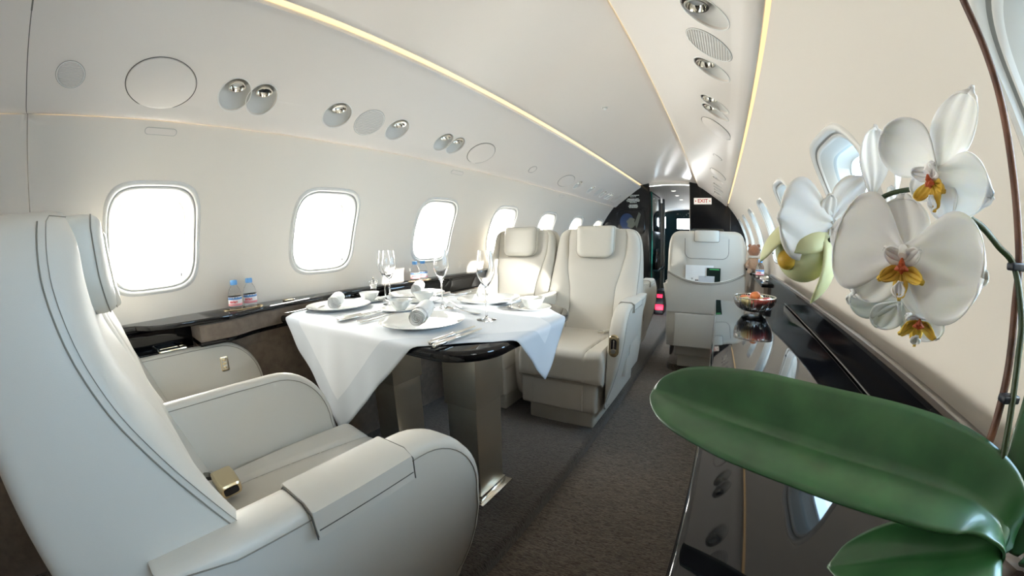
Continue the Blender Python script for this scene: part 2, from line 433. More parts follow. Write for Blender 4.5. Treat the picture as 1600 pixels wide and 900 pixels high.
def empty_at(name, mtx, label, cat, group):
    o = thing(name, label, cat, (0, 0, 0), 0, group); o.matrix_world = mtx; return o
def ell(rx, ry, z, n=48, cx=0): return [(cx + rx * cos(2 * pi * j / n), ry * sin(2 * pi * j / n), z) for j in range(n)]
def ering(b, rx, ry, r, m, z=0, cx=0, a0=0, a1=2 * pi):
    full = a1 - a0 > 6.28
    n = 56; pts = [(cx + rx * cos(a0 + (a1 - a0) * j / n), ry * sin(a0 + (a1 - a0) * j / n), z) for j in range(n if full else n + 1)]
    b.tube(pts, r, m, 6, closed=full)
def lamp_parts(root, cx, rx, ry, gasper=False, up=1, cutside=0):
    d = MB()
    R = [ell(rx, ry, .0005, cx=cx), ell(rx * .97, ry * .97, -.004, cx=cx)]
    for t, dep in ((.86, .014), (.66, .024), (.42, .031), (.2, .034), (.03, .035)):
        R.append([(cx + rx * t * cos(2 * pi * j / 48), ry * t * sin(2 * pi * j / 48) + ry * .30 * (1 - t), -dep) for j in range(48)])
    d.rings(R, 'dish', True, False, True); d.build('lamp_dish', root, smooth=60)
    nz = MB()
    mt = Matrix.Translation((cx, ry * .50, -.022)) @ Matrix.Rotation(radians(24), 4, 'X')
    nz.lathe([(.026, -.012), (.029, .004), (.0305, .014), (.0295, .0185), (.0255, .0185), (.0235, .010), (.0185, .002)], 'chrome', 32, mtx=mt)
    nz.lathe([(.0185, .002), (.0175, .006 if gasper else .004), (.0001, .001 if gasper else .008)], 'dark' if gasper else 'lens', 32, mtx=mt)
    nz.build('air_nozzle' if gasper else 'lamp_head', root)
    ri = MB(); ering(ri, rx, ry, .0016, 'white', .0006, cx); ri.build('bezel_ring', root)
POS = {.85: 'just aft of the oval speaker', 1.182: 'just forward of the oval speaker', 3.475: 'beyond the third oval panel', 3.87: 'before the small far speaker', 4.31: 'after the small far speaker'}
for side in (-1, 1):
    sn = 'dining-table side' if side < 0 else 'orchid side'
    for kind, y, rx, ry in PSU:
        mt = psu_mtx(side, y, .33)
        where = {-.114: 'beside the cabin joint', .168: 'nearest the camera', .47: 'nearest the camera', .85: 'behind the oval speaker', 1.017: 'between two reading lamps',
                 1.182: 'ahead of the oval speaker', 1.56: 'before the middle oval cover', 1.857: 'over the facing seats', 2.52: 'alone mid-cabin', 3.18: 'well past the facing seats',
                 3.475: 'beyond the far oval cover', 3.87: 'before the far speaker', 4.12: 'far along the cabin', 4.31: 'after the far speaker', 4.55: 'near the bulkhead', 4.88: 'last before the bulkhead'}[y]
        if kind == 'speaker' or kind == 'speaker_oval':
            if side > 0 and y < 0: continue
            o = empty_at('ceiling_speaker', mt, 'pale perforated %s speaker grille %s, %s' % ('round' if kind == 'speaker' else 'oval', where, sn), 'speaker', 'speaker grilles')
            g = MB(); g.rings([ell(rx - .003, ry - .003, .0008), ell(.0005, .0005, .0012)], 'grille' if 0 else 'dish', True, False, True)
            # rows of perforation ribs
            nrow = 17
            for i in range(-nrow // 2 + 1, nrow // 2 + 1):
                yy = i * (2 * ry / nrow); hl = rx * sqrt(max(0, 1 - (yy / ry) ** 2)) - .005
                if hl > .005: g.tube([(-hl, yy, .0014), (0, yy, .0014), (hl, yy, .0014)], .0017, 'psu', 5)
            g.build('speaker_grille', o)
            r_ = MB(); ering(r_, rx, ry, .0018, 'white', .0008); ering(r_, rx + .0022, ry + .0022, .0006, 'seam', .0004); r_.build('bezel_ring', o)
        elif kind == 'panel':
            o = empty_at('oval_cover', mt, 'smooth oval access cover %s, %s' % (where, sn), 'cover', 'oval covers')
            g = MB(); g.rings([ell(rx - .002, ry - .002, -.001), ell(rx - .003, ry - .003, .003), ell(rx - .007, ry - .007, .0045), ell(.001, .001, .005)], 'psu', True, False, True); g.build('cover_plate', o)
            r_ = MB(); ering(r_, rx, ry, .0014, 'seam', .0004); r_.build('seal_ring', o)
        elif kind == 'sensor':
            o = empty_at('small_cover', mt, 'tiny flush oval cover %s, %s' % (where, sn), 'cover', 'small covers')
            g = MB(); g.rings([ell(rx - .002, ry - .002, -.001), ell(rx - .004, ry - .004, .002), ell(.001, .001, .0024)], 'psu', True, False, True); g.build('cover_plate', o)
            r_ = MB(); ering(r_, rx, ry, .001, 'seam', .0003); r_.build('seal_ring', o)
        elif kind == 'lamp':
            o = empty_at('reading_lamp', mt, 'single recessed reading lamp %s, %s' % (where, sn), 'lamp', 'single reading lamps')
            lamp_parts(o, 0, rx, ry)
        else:
            o = empty_at('twin_lamp', mt, 'twin recessed lamp and air nozzle %s, %s' % (where, sn), 'lamp', 'twin lamps with air nozzle')
            sg = 1
            lamp_parts(o, -.05, rx, ry, gasper=False); lamp_parts(o, .052, rx, ry, gasper=True)

# cove light strips
for side, nm in ((-1, 'window'), (1, 'orchid')):
    b = MB(); b.rings([[(side * x, y, EYE + h) for x, h in ((.3815, .747), (.404, .742), (.404, .756), (.3815, .756))] for y in (YA, YB)], 'cove', True, True, True)
    tag(b.build('cove_light'), 'warm gold ceiling light strip along the upper edge, %s side' % nm, 'light', 'cove light strips')
    b = MB()
    for ya_, yb_ in (((YA, -.28), (-.21, YB)) if side < 0 else ((YA, YB),)): b.rings([[(side * x, y, EYE + h) for x, h in ((.762, .480), (.818, .480), (.818, .488), (.762, .488))] for y in (ya_, yb_)], 'cove', True, True, True)
    tag(b.build('wall_wash_light'), 'warm gold light strip where panel meets side wall, %s side' % nm, 'light', 'wall wash light strips')

# small flush slots on the left wall above the windows
for y in (.204, 1.812, 3.42):
    h = .418; x = -W(h); sl = -1.402 * (h + .167)
    ang = atan2(-sl, 1)
    b = MB(); P = rrect(.055, .0115, .011, 6)
    b.rings([[(px, py, z) for px, py in P] for z in (0, .0022)], 'psu', True, False, True)
    b.tube([(px * 1.015, py * 1.06, .0012) for px, py in P], .0012, 'reveal', 6, closed=True)
    zx = Vector((1, 0, sl)).normalized()      # wall normal, into cabin
    zx = Vector((1, 0, -abs(sl))).normalized(); xx = Vector((0, 1, 0)); yy = zx.cross(xx)
    mt = Matrix(((xx.x, yy.x, zx.x, x), (xx.y, yy.y, zx.y, y), (xx.z, yy.z, zx.z, EYE + h), (0, 0, 0, 1)))
    o = b.build('wall_cover'); o.matrix_world = mt
    tag(o, 'small pill-shaped cover high on the window wall, %s' % {.204: 'above the nearest window', 1.812: 'above the third window', 3.42: 'above the fifth window'}[y], 'cover', 'pill-shaped wall covers')

# floors
b = MB()
def floor_pt(u, v):
    y = YA + (YB - YA) * u; x = -1.04 + v * 1.10
    return (x, y, 0)
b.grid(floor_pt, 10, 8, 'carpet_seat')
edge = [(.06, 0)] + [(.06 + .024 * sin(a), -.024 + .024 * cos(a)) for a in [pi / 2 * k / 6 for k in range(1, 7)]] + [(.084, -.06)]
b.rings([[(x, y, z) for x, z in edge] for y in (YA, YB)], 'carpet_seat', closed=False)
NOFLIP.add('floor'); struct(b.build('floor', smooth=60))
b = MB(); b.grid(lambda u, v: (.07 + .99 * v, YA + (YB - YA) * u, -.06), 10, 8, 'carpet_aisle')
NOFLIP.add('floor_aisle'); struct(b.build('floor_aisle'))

# aft closing wall
b = MB(); b.box(-1.1, 1.1, YA - .03, YA, -.1, 2.05, 'suede'); struct(b.build('wall_aft', smooth=0))

# ------------------------------------------------------------------ side ledges
def ledge_front(y):     # left ledge, bowed outwards beside the near window seat and the table
    T = [(-3, .972), (.085, .972), (.14, .905), (.25, .866), (.45, .852), (.58, .897), (.71, .920), (.85, .946), (1.1, .970), (1.3, .972), (6, .972)]
    return lerp(T, y)
root = thing('side_ledge', 'long black lacquered window ledge with taupe suede panels below the windows', 'ledge', (-1, 0, 0))
b = MB(); n = 90; ys = [YA + (YB - YA - .01) * i / n for i in range(n + 1)]; ys = sorted(set(ys + [.05 * i for i in range(-4, 30)]))
R = []
for y in ys:
    f = ledge_front(y)
    R.append([(1 - 1.046, y, .8155), (1 - f - .006, y, .8155), (1 - f - .001, y, .812), (1 - f, y, .806), (1 - f - .001, y, .799), (1 - f - .008, y, .795), (1 - 1.046, y, .795)])
b.rings(R, 'black', True, True, True); b.build('ledge_top', root, smooth=35)
# lower cabinet panels (thin outer skin at x=-.97)
b = MB()
b.box(1 - 1.03, 1 - .985, YA, YB - .01, 0.001, .655, 'suede', .004)
b.build('lower_panel', root)
b = MB(); b.box(1 - 1.03, 1 - .978, YA, .33, .655, .690, 'black', .006); b.build('tray_rail', root)
b = MB(); b.box(1 - 1.045, 1 - 1.03, YA, .33, .690, .795, 'black', .001)
for k in range(5): b.box(1 - 1.03, 1 - .979, -.5 + .19 * k, -.493 + .19 * k, .690, .705, 'black', .002)
b.build('tray_recess', root)
b = MB(); 
P = []
ysd = [.33 + .02 * i for i in range(0, 38)]
b.rings([[(1 - ledge_front(y) + d, y, z) for d, z in ((-.012, .795), (-.006, .79), (-.008, .735), (-.016, .727))] + [(1 - 1.03, y, .727), (1 - 1.03, y, .795)] for y in ysd], 'suede', True, True, True)
b.build('drawer_front', root)
b = MB()
b.rings([[(1 - ledge_front(y) - .03 + d, y, z) for d, z in ((0, .727), (.006, .722), (.006, .715), (0, .708))] + [(1 - 1.03, y, .708), (1 - 1.03, y, .727)] for y in ysd], 'black', True, True, True)
b.build('drawer_rail', root)
b = MB(); b.box(1 - 1.03, 1 - .975, .33, YB - .01, .655, .708, 'suede', .003); b.build('filler_panel', root)
b = MB(); b.box(1 - 1.03, 1 - .985, 1.09, YB - .01, .690, .795, 'black', .003)
b.box(1 - .985, 1 - .975, 1.62, 2.7, .70, .785, 'black', .003); b.build('tray_panel', root)
b = MB(); P = rrect(.024, .062, .009, 5)
R = [[(1 - 1.001 + x * s_, .235 + y * s_, z) for x, y in P] for s_, z in ((1.0, .690), (1.0, .7015), (.97, .7035), (.88, .7035), (.86, .7012))]
b.rings(R, 'gold'); b.add([(p[0], p[1], .7014) for p in R[-1]], [tuple(range(len(P)))], 'dark'); b.build('latch_bezel', root)
b = MB()
for k in range(9): b.box(1 - .975, 1 - .962, .36 + .012 * k, .368 + .012 * k, .6905, .692, 'paper')
# bottle holder ring on the ledge: two joined circles
def holder(y, name, par):
    b = MB(); pts = []
    for cyy, a0, a1 in ((y - .034, pi * .25, pi * 1.75), (y + .034, -pi * .75, pi * .75)):
        for k in range(26):
            a = a0 + (a1 - a0) * k / 25
            pts.append((1 - .975 + .040 * sin(a) * 1.0, cyy + .043 * cos(a), .8165))
    b.tube(pts, .0028, 'gold', 8, closed=True)
    return b
for y in (.55, 1.62):
    h = MB(); pts = []
    for k in range(60):
        a = 2 * pi * k / 60; rr = .046
        pts.append((1 - .962 + (.038 - .006 * cos(a) ** 8 * 0) * sin(a) * (1 - .18 * exp(-(cos(a) / .25) ** 2)), y + .087 * cos(a), .8168))
    h.tube(pts, .0026, 'gold', 8, closed=True); h.build('bottle_holder_ring', root)
b = MB(); b.box(1 - .985, 1 - .955, .745, .785, .8155, .823, 'gold', .003); b.box(1 - .98, 1 - .96, .79, .80, .8155, .821, 'chrome', .002); b.build('latch', root)

# ------------------------------------------------------------------ right sideboard and ledge
root = thing('sideboard', 'black high gloss sideboard top mirroring the cabin wall, under the orchid', 'sideboard', (.8, 0, 0))
b = MB(); b.box(-.153, .150, -1.2, 1.70, .755, .797, 'black', .009, 4); b.build('worktop', root)
b = MB(); b.box(-.140, .150, -1.19, 1.69, -.055, .755, 'suede', .003); b.build('cabinet_body', root)
b = MB()
for k in range(5): b.box(-.146, -.1405, -1.17 + .575 * k, -.61 + .575 * k, .02, .74, 'suede', .002)
b.build('cabinet_door', root)
root = thing('window_rail', 'black lacquered rail with bronze capping along the orchid-side wall', 'ledge', (1, 0, 0))
b = MB(); b.rings([[(x - 1, y, z) for x, z in ((.953, .60), (.953, .858), (.957, .863), (.99, .852), (1.043, .832), (1.043, .60))] for y in (-1.6, 2.3)], 'black_rail', True, True, True); b.build('rail_panel', root, smooth=30)
b = MB(); b.rings([[(x - 1, y, z) for x, z in ((.9535, .866), (.958, .8715), (.966, .870), (1.045, .8325), (1.045, .828), (.957, .862))] for y in (-1.6, 2.3)], 'bronze', True, True, True); b.build('capping', root, smooth=30)
b = MB(); b.box(.9505 - 1, .9535 - 1, -1.2, 1.7, .7972, .7988, 'seal', .0005); b.build('edge_strip', root)
# lower ledge further forward, beside the single seat
root = thing('side_table', 'black ledge with tray sockets beside the single forward seat', 'ledge', (1, 3.0, 0))
b = MB(); b.box(-.085, .043, -.69, 2.2, .790, .812, 'black', .006); b.build('ledge_top', root)
b = MB(); b.box(-.07, .04, -.69, 2.2, -.055, .790, 'suede', .004); b.build('lower_panel', root)
b = MB(); b.box(-.16, -.07, -.95, -.60, .655, .690, 'black', .006)
b.build('tray_shelf', root)
for yy in (-.52, -.36):
    b = MB(); P = rrect(.034, .055, .012, 5)
    R = [[(-.03 + x * s_, yy + y * s_, z) for x, y in P] for s_, z in ((1.0, .812), (1.0, .822), (.97, .8245), (.84, .8245), (.82, .815))]
    b.rings(R, 'chrome'); b.add([(p[0], p[1], .8135) for p in R[-1]], [tuple(range(len(P)))], 'dark'); b.build('tray_socket', root)

# ------------------------------------------------------------------ dining table
root = thing('dining_table', 'black lacquered dining table on two square brushed metal legs, between the facing seats', 'table', (-.42, 1.10, 0))
def tb_outline(d=0):
    pts = []
    x0, x1, y0, y1 = -.487 + d, .545 - d, -.41 + d, .41 - d
    for (cx, cy_, a0, r) in ((x1 - .27, y1 - .27, 0, .27), (x0 + .03, y1 - .03, pi / 2, .03), (x0 + .012, y0 + .012, pi, .012), (x1 - .15, y0 + .15, 1.5 * pi, .15)):
        for k in range(9):
            a = a0 + k / 8 * pi / 2; pts.append((cx + r * cos(a), cy_ + r * sin(a)))
    return pts
b = MB(); b.prism(tb_outline(), .736, .768, 'black', .012); b.build('tabletop', root, smooth=35)
b = MB(); b.box(-.44, .44, -.26, .26, .715, .736, 'black', .003); b.build('underframe', root)
for i, x in enumerate((.225, -.225)):
    lg = MB()
    lg.box(x - .070, x + .070, -.075, .095, .02, .715, 'nickel', .003)
    lo = lg.build('leg', root)
    s_ = MB(); s_.box(x - .078, x + .078, -.082, .102, .43, .7155, 'nickel', .002); s_.build('sleeve', lo)
    s_ = MB(); s_.box(x - .10, x + .10, -.105, .125, 0.001, .010, 'chrome', .002); s_.box(x - .078, x + .078, -.083, .103, .010, .035, 'chrome', .002); s_.build('base_plate', lo)

# tablecloth: a square laid cornerwise, two corners hanging
ZT = .770
def drape(px, py):
    r = .010
    ox_, oy_ = px + .42, py - 1.10
    best = None; inside = True; n = len(OUTL)
    for i in range(n):
        ax, ay = OUTL[i]; bx, by = OUTL[(i + 1) % n]; dx, dy = bx - ax, by - ay; l2 = dx * dx + dy * dy
        if l2 < 1e-12: continue
        if dx * (oy_ - ay) - dy * (ox_ - ax) < 0: inside = False
        t = max(0, min(1, ((ox_ - ax) * dx + (oy_ - ay) * dy) / l2)); qx, qy = ax + dx * t, ay + dy * t
        d = sqrt((ox_ - qx) ** 2 + (oy_ - qy) ** 2)
        if best is None or d < best[0]: best = (d, qx, qy)
    if inside:
        return px, py, ZT + .0006 + .0008 * (sin(px * 31 + py * 17) + sin(py * 43 - px * 9)) * min(1, best[0] / .05)
    o, qx, qy = best; o = max(o, 1e-6); nx, ny = (ox_ - qx) / o, (oy_ - qy) / o
    if o < r * pi / 2: a = o / r; out, dn = r * sin(a), r * (1 - cos(a))
    else: out, dn = r, r + (o - r * pi / 2)
    s_ = qx * 1.0 + qy
    w = (.0045 * sin(s_ * 24 + .5) + .002 * sin(s_ * 51)) * min(1, dn / .12) + .03 * dn + .003
    return qx - .42 + nx * (out + w), qy + 1.10 + ny * (out + w), ZT - dn * .985
OUTL = tb_outline(-.001)
b = MB(); N_ = 110; hs = .535; ca, sa = cos(radians(44)), sin(radians(44)); cx, cyy = -.448, 1.062
V = []; ok = []
for i in range(N_ + 1):
    for j in range(N_ + 1):
        u, v = (i / N_ * 2 - 1) * hs, (j / N_ * 2 - 1) * hs
        px, py = cx + u * ca - v * sa, cyy + u * sa + v * ca
        ok.append(px > -.91); px = max(px, -.905)
        V.append(drape(px, py))
fc, fh = [], []
for i in range(N_):
    for j in range(N_):
        q = (i * (N_ + 1) + j, (i + 1) * (N_ + 1) + j, (i + 1) * (N_ + 1) + j + 1, i * (N_ + 1) + j + 1)
        if sum(ok[k] for k in q) < 4: continue
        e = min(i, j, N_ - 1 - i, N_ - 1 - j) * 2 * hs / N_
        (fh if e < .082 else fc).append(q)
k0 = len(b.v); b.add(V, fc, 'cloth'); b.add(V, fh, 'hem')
o = b.build('tablecloth', smooth=80)
md = o.modifiers.new('s', 'SOLIDIFY'); md.thickness = .0012; md.offset = 1
tag(o, 'white linen tablecloth laid cornerwise, pointed corners hanging off the dining table', 'tablecloth')

# ------------------------------------------------------------------ seats
def back_front(z): return lerp([(.30, .23), (.40, .20), (.50, .170), (.60, .135), (.735, .068), (.825, .020), (.90, -.018), (.98, -.047), (1.05, -.062), (1.11, -.066)], z)
def cush(z): return lerp([(.20, .17), (.30, .16), (.47, .128), (.56, .104), (.70, .080), (.82, .048), (.89, .015), (.95, -.014), (1.05, -.036), (1.115, -.044)], z)
def back_rear(z): return lerp([(.20, -.13), (.35, -.165), (.9, -.172), (1.0, -.168), (1.08, -.168), (1.10, -.164), (1.115, -.150)], z)
def back_half(z): return HWS * lerp([(.20, .265), (.40, .274), (.62, .2755), (.80, .275), (.95, .272), (1.02, .266), (1.06, .257), (1.085, .245), (1.10, .232), (1.11, .214), (1.115, .195)], z)
def panel_half(z): return lerp([(.30, .175), (.45, .165), (.60, .150), (.72, .155), (.85, .185), (.95, .200), (1.06, .205), (1.115, .19)], z)
HWS = 1.0
def make_seat(label, side, group, outer=True, inner='arm', belt=True, style='near', rearview=False, center=None):
    """faces +y; side = +1/-1: where the wide aisle armrest sits"""
    global HWS
    HWS = 1.085 if outer else .96
    root = thing('cabin_seat', label, 'seat', (0, 0, 0), 0, group)
    # --- backrest
    b = MB(); R = []
    zs = [.22 + .02 * i for i in range(41)] + [1.035, 1.05, 1.063, 1.075, 1.085, 1.094, 1.101, 1.107, 1.111, 1.114, 1.115]
    for z in zs:
        hw, yf, yb, ip = back_half(z), back_front(z), back_rear(z), panel_half(z)
        ip = min(ip, hw - .03)
        top = max(0, (z - 1.06) / .055)
        yb2 = yb; ring = []
        rc = .035
        for k in range(6):
            a = -pi / 2 * k / 5; ring.append((hw - rc + rc * cos(a), yb2 + rc + rc * sin(a) + .012 * 0))
        for k in range(1, 12): 
            x = (hw - rc) - 2 * (hw - rc) * k / 12; ring.append((x, yb2 - .014 * (1 - (x / hw) ** 2)))
        for k in range(6):
            a = -pi / 2 - pi / 2 * k / 5; ring.append((-hw + rc + rc * cos(a), yb2 + rc + rc * sin(a)))
        fade = 1 - top ** 2 * .8
        fx_ = [hw - (hw - ip) * (1 - cos(pi * k / 16)) / 2 for k in range(16)] + [ip * cos(pi * k / 30) for k in range(16)]
        fx_ = [-q for q in fx_] + fx_[::-1][1:]
        for x in fx_:
            ax = abs(x)
            cz_ = cush(z)
            if ax > ip:
                t = max(0, min(1, (hw - ax) / (hw - ip)))
                am = lerp([(.3, .012), (.72, .014), (.88, .024), (1.1, .030)], z) * fade
                sm = t * t * (3 - 2 * t)
                d = (cz_ - .007 - yf) * sm + am * (max(0, sin(pi * t ** .8)) ** .6)
            else:
                t = min(1, ax / ip); d = cz_ - yf - .007 + (.009 * (1 - t ** 8) ** .5 + .006 * (1 - t * t)) * fade
            ring.append((x, yf + d))
        ring_ = [(x, y, z) for x, y in ring]
        R.append(ring_)
    b.rings(R, 'leather', True, True, True)
    for sx in (-1, 1):
        for off, rad in ((.007, .0012), (-.0035, .0006)):
            pts = [(sx * (back_half(z) + .0004), back_front(z) - off, z) for z in [.35 + .02 * i for i in range(35)] + [1.04, 1.055, 1.07, 1.082, 1.092, 1.10]]
            if off < 0: pts += [(sx * (back_half(1.10) - .012), back_front(1.10) + .006, 1.107), (sx * (back_half(1.09) - .03), back_front(1.09) + .025, 1.105)]
            b.tube(pts, rad, 'seamtone', 5)
        b.tube([(sx * (panel_half(z) + .001), cush(z) - .0062, z) for z in [.42 + .02 * i for i in range(34)]], .0013, 'seamtone', 5)
    b.build('backrest', root, smooth=50)
    # --- headrest pad
    b = MB(); hh = .130; HZC, HZH, HDS = (1.047, .072, .72) if style == 'near' else (1.030, .105, 1.0)
    R = []
    def hp(fx, fz):   # outline of the pad, fx,fz in -1..1
        return fx, fz
    out = []
    for qx, qz, a0, r in ((1, 1, 0, .02), (-1, 1, pi / 2, .02), (-1, -1, pi, .055), (1, -1, 1.5 * pi, .055)):
        for k in range(9):
            a = a0 + k / 8 * pi / 2; out.append((qx * (hh - r) + r * cos(a), HZC + qz * (HZH - r) + r * sin(a)))
    def ybase(z): return cush(min(z, 1.09)) + .002
    for ins, dy in ((.002, -.035), (0, 0.0), (-.0005, .022), (.001, .038), (.006, .050), (.016, .058), (.04, .062), (.075, .064)):
        ring = []
        for x, z in out:
            cx_, cz_ = 0, HZC
            L_ = sqrt((x - cx_) ** 2 + (z - cz_) ** 2); s_ = max(0, (L_ - ins)) / L_
            X, Z = cx_ + (x - cx_) * s_, cz_ + (z - cz_) * s_
            ring.append((X, ybase(Z) + dy * HDS, Z))
        R.append(ring)
    b.rings(R, 'leather_plain', True, False, True)
    b.tube([(p[0] * 1.004, p[1], HZC + (p[2] - HZC) * 1.004) for p in R[3]], .0012, 'seamtone', 5, closed=True); b.build('headrest', root, smooth=60)
    # --- seat cushion
    b = MB(); CW = .246 if outer else .232; CS = .015 * side if outer else 0
    def top_z(x, y):
        t = (y - .10) / .54
        z = .470 + .010 * sin(pi * min(1, max(0, t))) - .02 * max(0, .25 - t)
        gx = .135 + .05 * (1 - t)
        z -= .010 * exp(-((abs(x) - gx) / .006) ** 2)
        z += .012 * max(0, (abs(x) - gx)) / .09
        z -= .04 * max(0, (abs(x) / CW - .93) / .07) ** 2
        return z
    prof = []      # along y then rounding down the front
    def row(u):    # u 0..1 -> (y, dz) path
        L_ = .54; 
        if u < .62: return (.08 + (.60 - .08) * u / .62, None)
        a = (u - .62) / .38
        if a < .5: an = a / .5 * pi / 2; return (.60 + .045 * sin(an), ('c', .045 * (1 - cos(an))))
        return (.645, ('c', .045 + (a - .5) / .5 * .115))
    def cf(u, v):
        x = -CW + 2 * CW * v; y, d = row(u)
        zt = top_z(x, min(y, .60))
        edge = max(0, (abs(x) / CW - .9) / .1)
        if d: zt -= d[1]; y -= .012 * edge ** 2
        return (x + CS, y, zt)
    b.grid(cf, 44, 60, 'leather')
    # sides and underside
    y_, = (.6,)
    ringL = [cf(i / 44, 0) for i in range(45)]; ringR = [cf(i / 44, 1) for i in range(45)]
    for rr in (ringL, ringR):
        b.rings([rr, [(p[0], min(p[1], .62), .30) for p in rr]], 'leather', closed=False)
    b.rings([[cf(1, v / 60) for v in range(61)], [(cf(1, v / 60)[0], .638, .303) for v in range(61)], [(cf(1, v / 60)[0], .60, .300) for v in range(61)], [(cf(1, v / 60)[0], .1, .300) for v in range(61)]], 'leather', closed=False)
    for sx in (-1, 1):
        b.tube([(CS + sx * (.135 + .05 * (1 - (y - .10) / .54)), y, top_z(sx * (.135 + .05 * (1 - (y - .10) / .54)), y) + .0025) for y in [.12 + .024 * k for k in range(21)]], .0016, 'seamtone', 5)
    b.build('seat_cushion', root, smooth=50)
    # --- base skirt with front flap
    b = MB(); b.box(-.228, .228, -.05, .615, .115, .297, 'leather', .018, 4); b.build('seat_base', root)
    b = MB(); b.box(-.150, .150, .60, .6185, .125, .285, 'leather', .006); 
    b.build('leg_rest_flap', root)
    b = MB(); b.box(-.20, .20, .02, .56, .001 if style != 'low' else .0005, .116, 'leather_plain', .012); b.build('plinth', root)
    # --- armrests
    def arm(xi, xo, sgn, pad, name='armrest', taper=.105, y_end=.0):
        prof = []
        for k in range(13):   # front curve
            a = pi / 2 * (1 - k / 12); prof.append((.405 + .185 * cos(a), .505 + .195 * sin(a)))
        prof = [(-.045, .700), (.06, .702), (.18, .702), (.30, .702)] + prof
        prof += [(.600, .44), (.603, .36), (.600, .28), (.590, .21), (.570, .155), (.535, .125), (.48, .115), (.30, .112), (.10, .112), (-.045, .115)]
        cy0, cz0 = .27, .40
        w = xo - xi; rr = min(.022, w * .42)
        R = []
        steps = [(0, 1), (.15, .55), (.5, .18), (1, 0)]
        lay = [(xi + rr * t, rr * e) for t, e in ((0, 1), (.08, .55), (.35, .2), (1, 0))]
        lay += [(xi + rr + (w - 2 * rr) * t, 0) for t in (.5,)]
        lay += [(xo - rr * t, rr * e) for t, e in ((1, 0), (.35, .2), (.08, .55), (0, 1))]
        n = len(prof)
        for xx, ins in lay:
            ring = []
            for i, (y, z) in enumerate(prof):
                a = Vector(prof[i - 1]); e = Vector(prof[(i + 1) % n]); t = (e - a).normalized(); nn = Vector((-t.y, t.x))
                yy, zz = y - nn.x * ins, z - nn.y * ins
                f = (xx - xi) / w
                tp = taper * max(0, min(1, (.60 - zz) / .48)) ** 1.7
                X = xi + (xx - xi) - tp * f
                X += .006 * f * sin(pi * min(1, max(0, (zz - .1) / .6)))
                ring.append((sgn * X, yy, zz))
            R.append(ring)
        ab = MB(); ab.rings(R, 'leather', True, True, True)
        # piping along the rim
        for kk, dx in ((0, -.0006), (len(lay) - 1, .0006)):
            ab.tube([(p[0] + sgn * dx, p[1], p[2]) for p in R[kk][0:24]], .0011, 'seamtone', 5)
        ao = ab.build(name, root, smooth=45)
        if pad:
            pb = MB(); z1 = .7065; 
            P = [(xi - .002, .655 if 0 else .690), (xi - .002, z1 - .008), (xi + .006, z1), (xo - .008, z1), (xo + .010, z1 - .010), (xo + .0105, .650), (xo + .0, .645), (xo - .03, .690)]
            Rr = []
            for y, e in ((.180, .004), (.184, 0), (.376, 0), (.380, .004)):
                cxm = (xi + xo) / 2
                Rr.append([(sgn * (cxm + (x - cxm) * (1 - e * 8)), y, .68 + (z - .68) * (1 - e * 8)) for x, z in P])
            pb.rings(Rr, 'leather', True, True, True)
            pb.tube([(sgn * (xo + .0108), y, .664) for y in (.183, .28, .377)], .001, 'stitch', 5)
            pb.build('armrest_lid', ao, smooth=30)
            for y in (.1775, .3825): 
                gb = MB(); gb.tube([(sgn * (xi - .001), y, .690), (sgn * (xi + .012), y, .7035), (sgn * (xo - .012), y, .7035), (sgn * (xo + .0085), y, .690), (sgn * (xo + .0085), y, .648)], .0012, 'stitch', 6)
                gb.build('lid_gap', ao)
        return ao
    if outer: 
        oa = arm(.264, .346, side, True)
        if style == 'facing':
            h = MB(); P = rrect(.026, .058, .0255, 8)
            R = [[(side * .303 + x * s_, .604 + dy, .515 + z * s_) for x, z in P] for s_, dy in ((1.0, -.006), (1.0, .003), (.93, .006), (.62, .006), (.58, .001))]
            h.rings(R, 'gold'); h.add([(p[0], .602, p[2]) for p in R[-1]], [tuple(range(len(P)))], 'dark')
            h.lathe([(.0001, .012), (.013, .012), (.015, .006), (.015, 0)], 'chrome', 20, mtx=Matrix.Translation((side * .303, .600, .488)) @ Matrix.Rotation(-pi / 2, 4, 'X'))
            h.box(side * .303 - .004, side * .303 + .004, .600, .610, .498, .545, 'chrome', .002)
            h.build('recline_handle', oa)
    if inner == 'arm': arm(.236, .276, -side, False, taper=.0)
    if inner == 'window':
        wa = arm(.232, .262, -side, False, taper=0.0)
        g = MB(); P = rrect(.017, .030, .006, 5)
        R = [[(-side * (.2345 - d), .425 + y * s_, .612 + z * s_) for y, z in P] for s_, d in ((1, -.002), (1, .003), (.9, .0045), (.76, .0045), (.74, .001))]
        g.rings(R, 'gold'); g.add([(-side * (.2335), p[1], p[2]) for p in R[-1]], [tuple(range(len(P)))], 'bronze')
        for k in range(3): g.box(-side * .2345 - .0035, -side * .2345 + .0035, .416, .434, .592 + .0155 * k, .603 + .0155 * k, 'gold', .002)
        g.build('recline_buttons', wa)
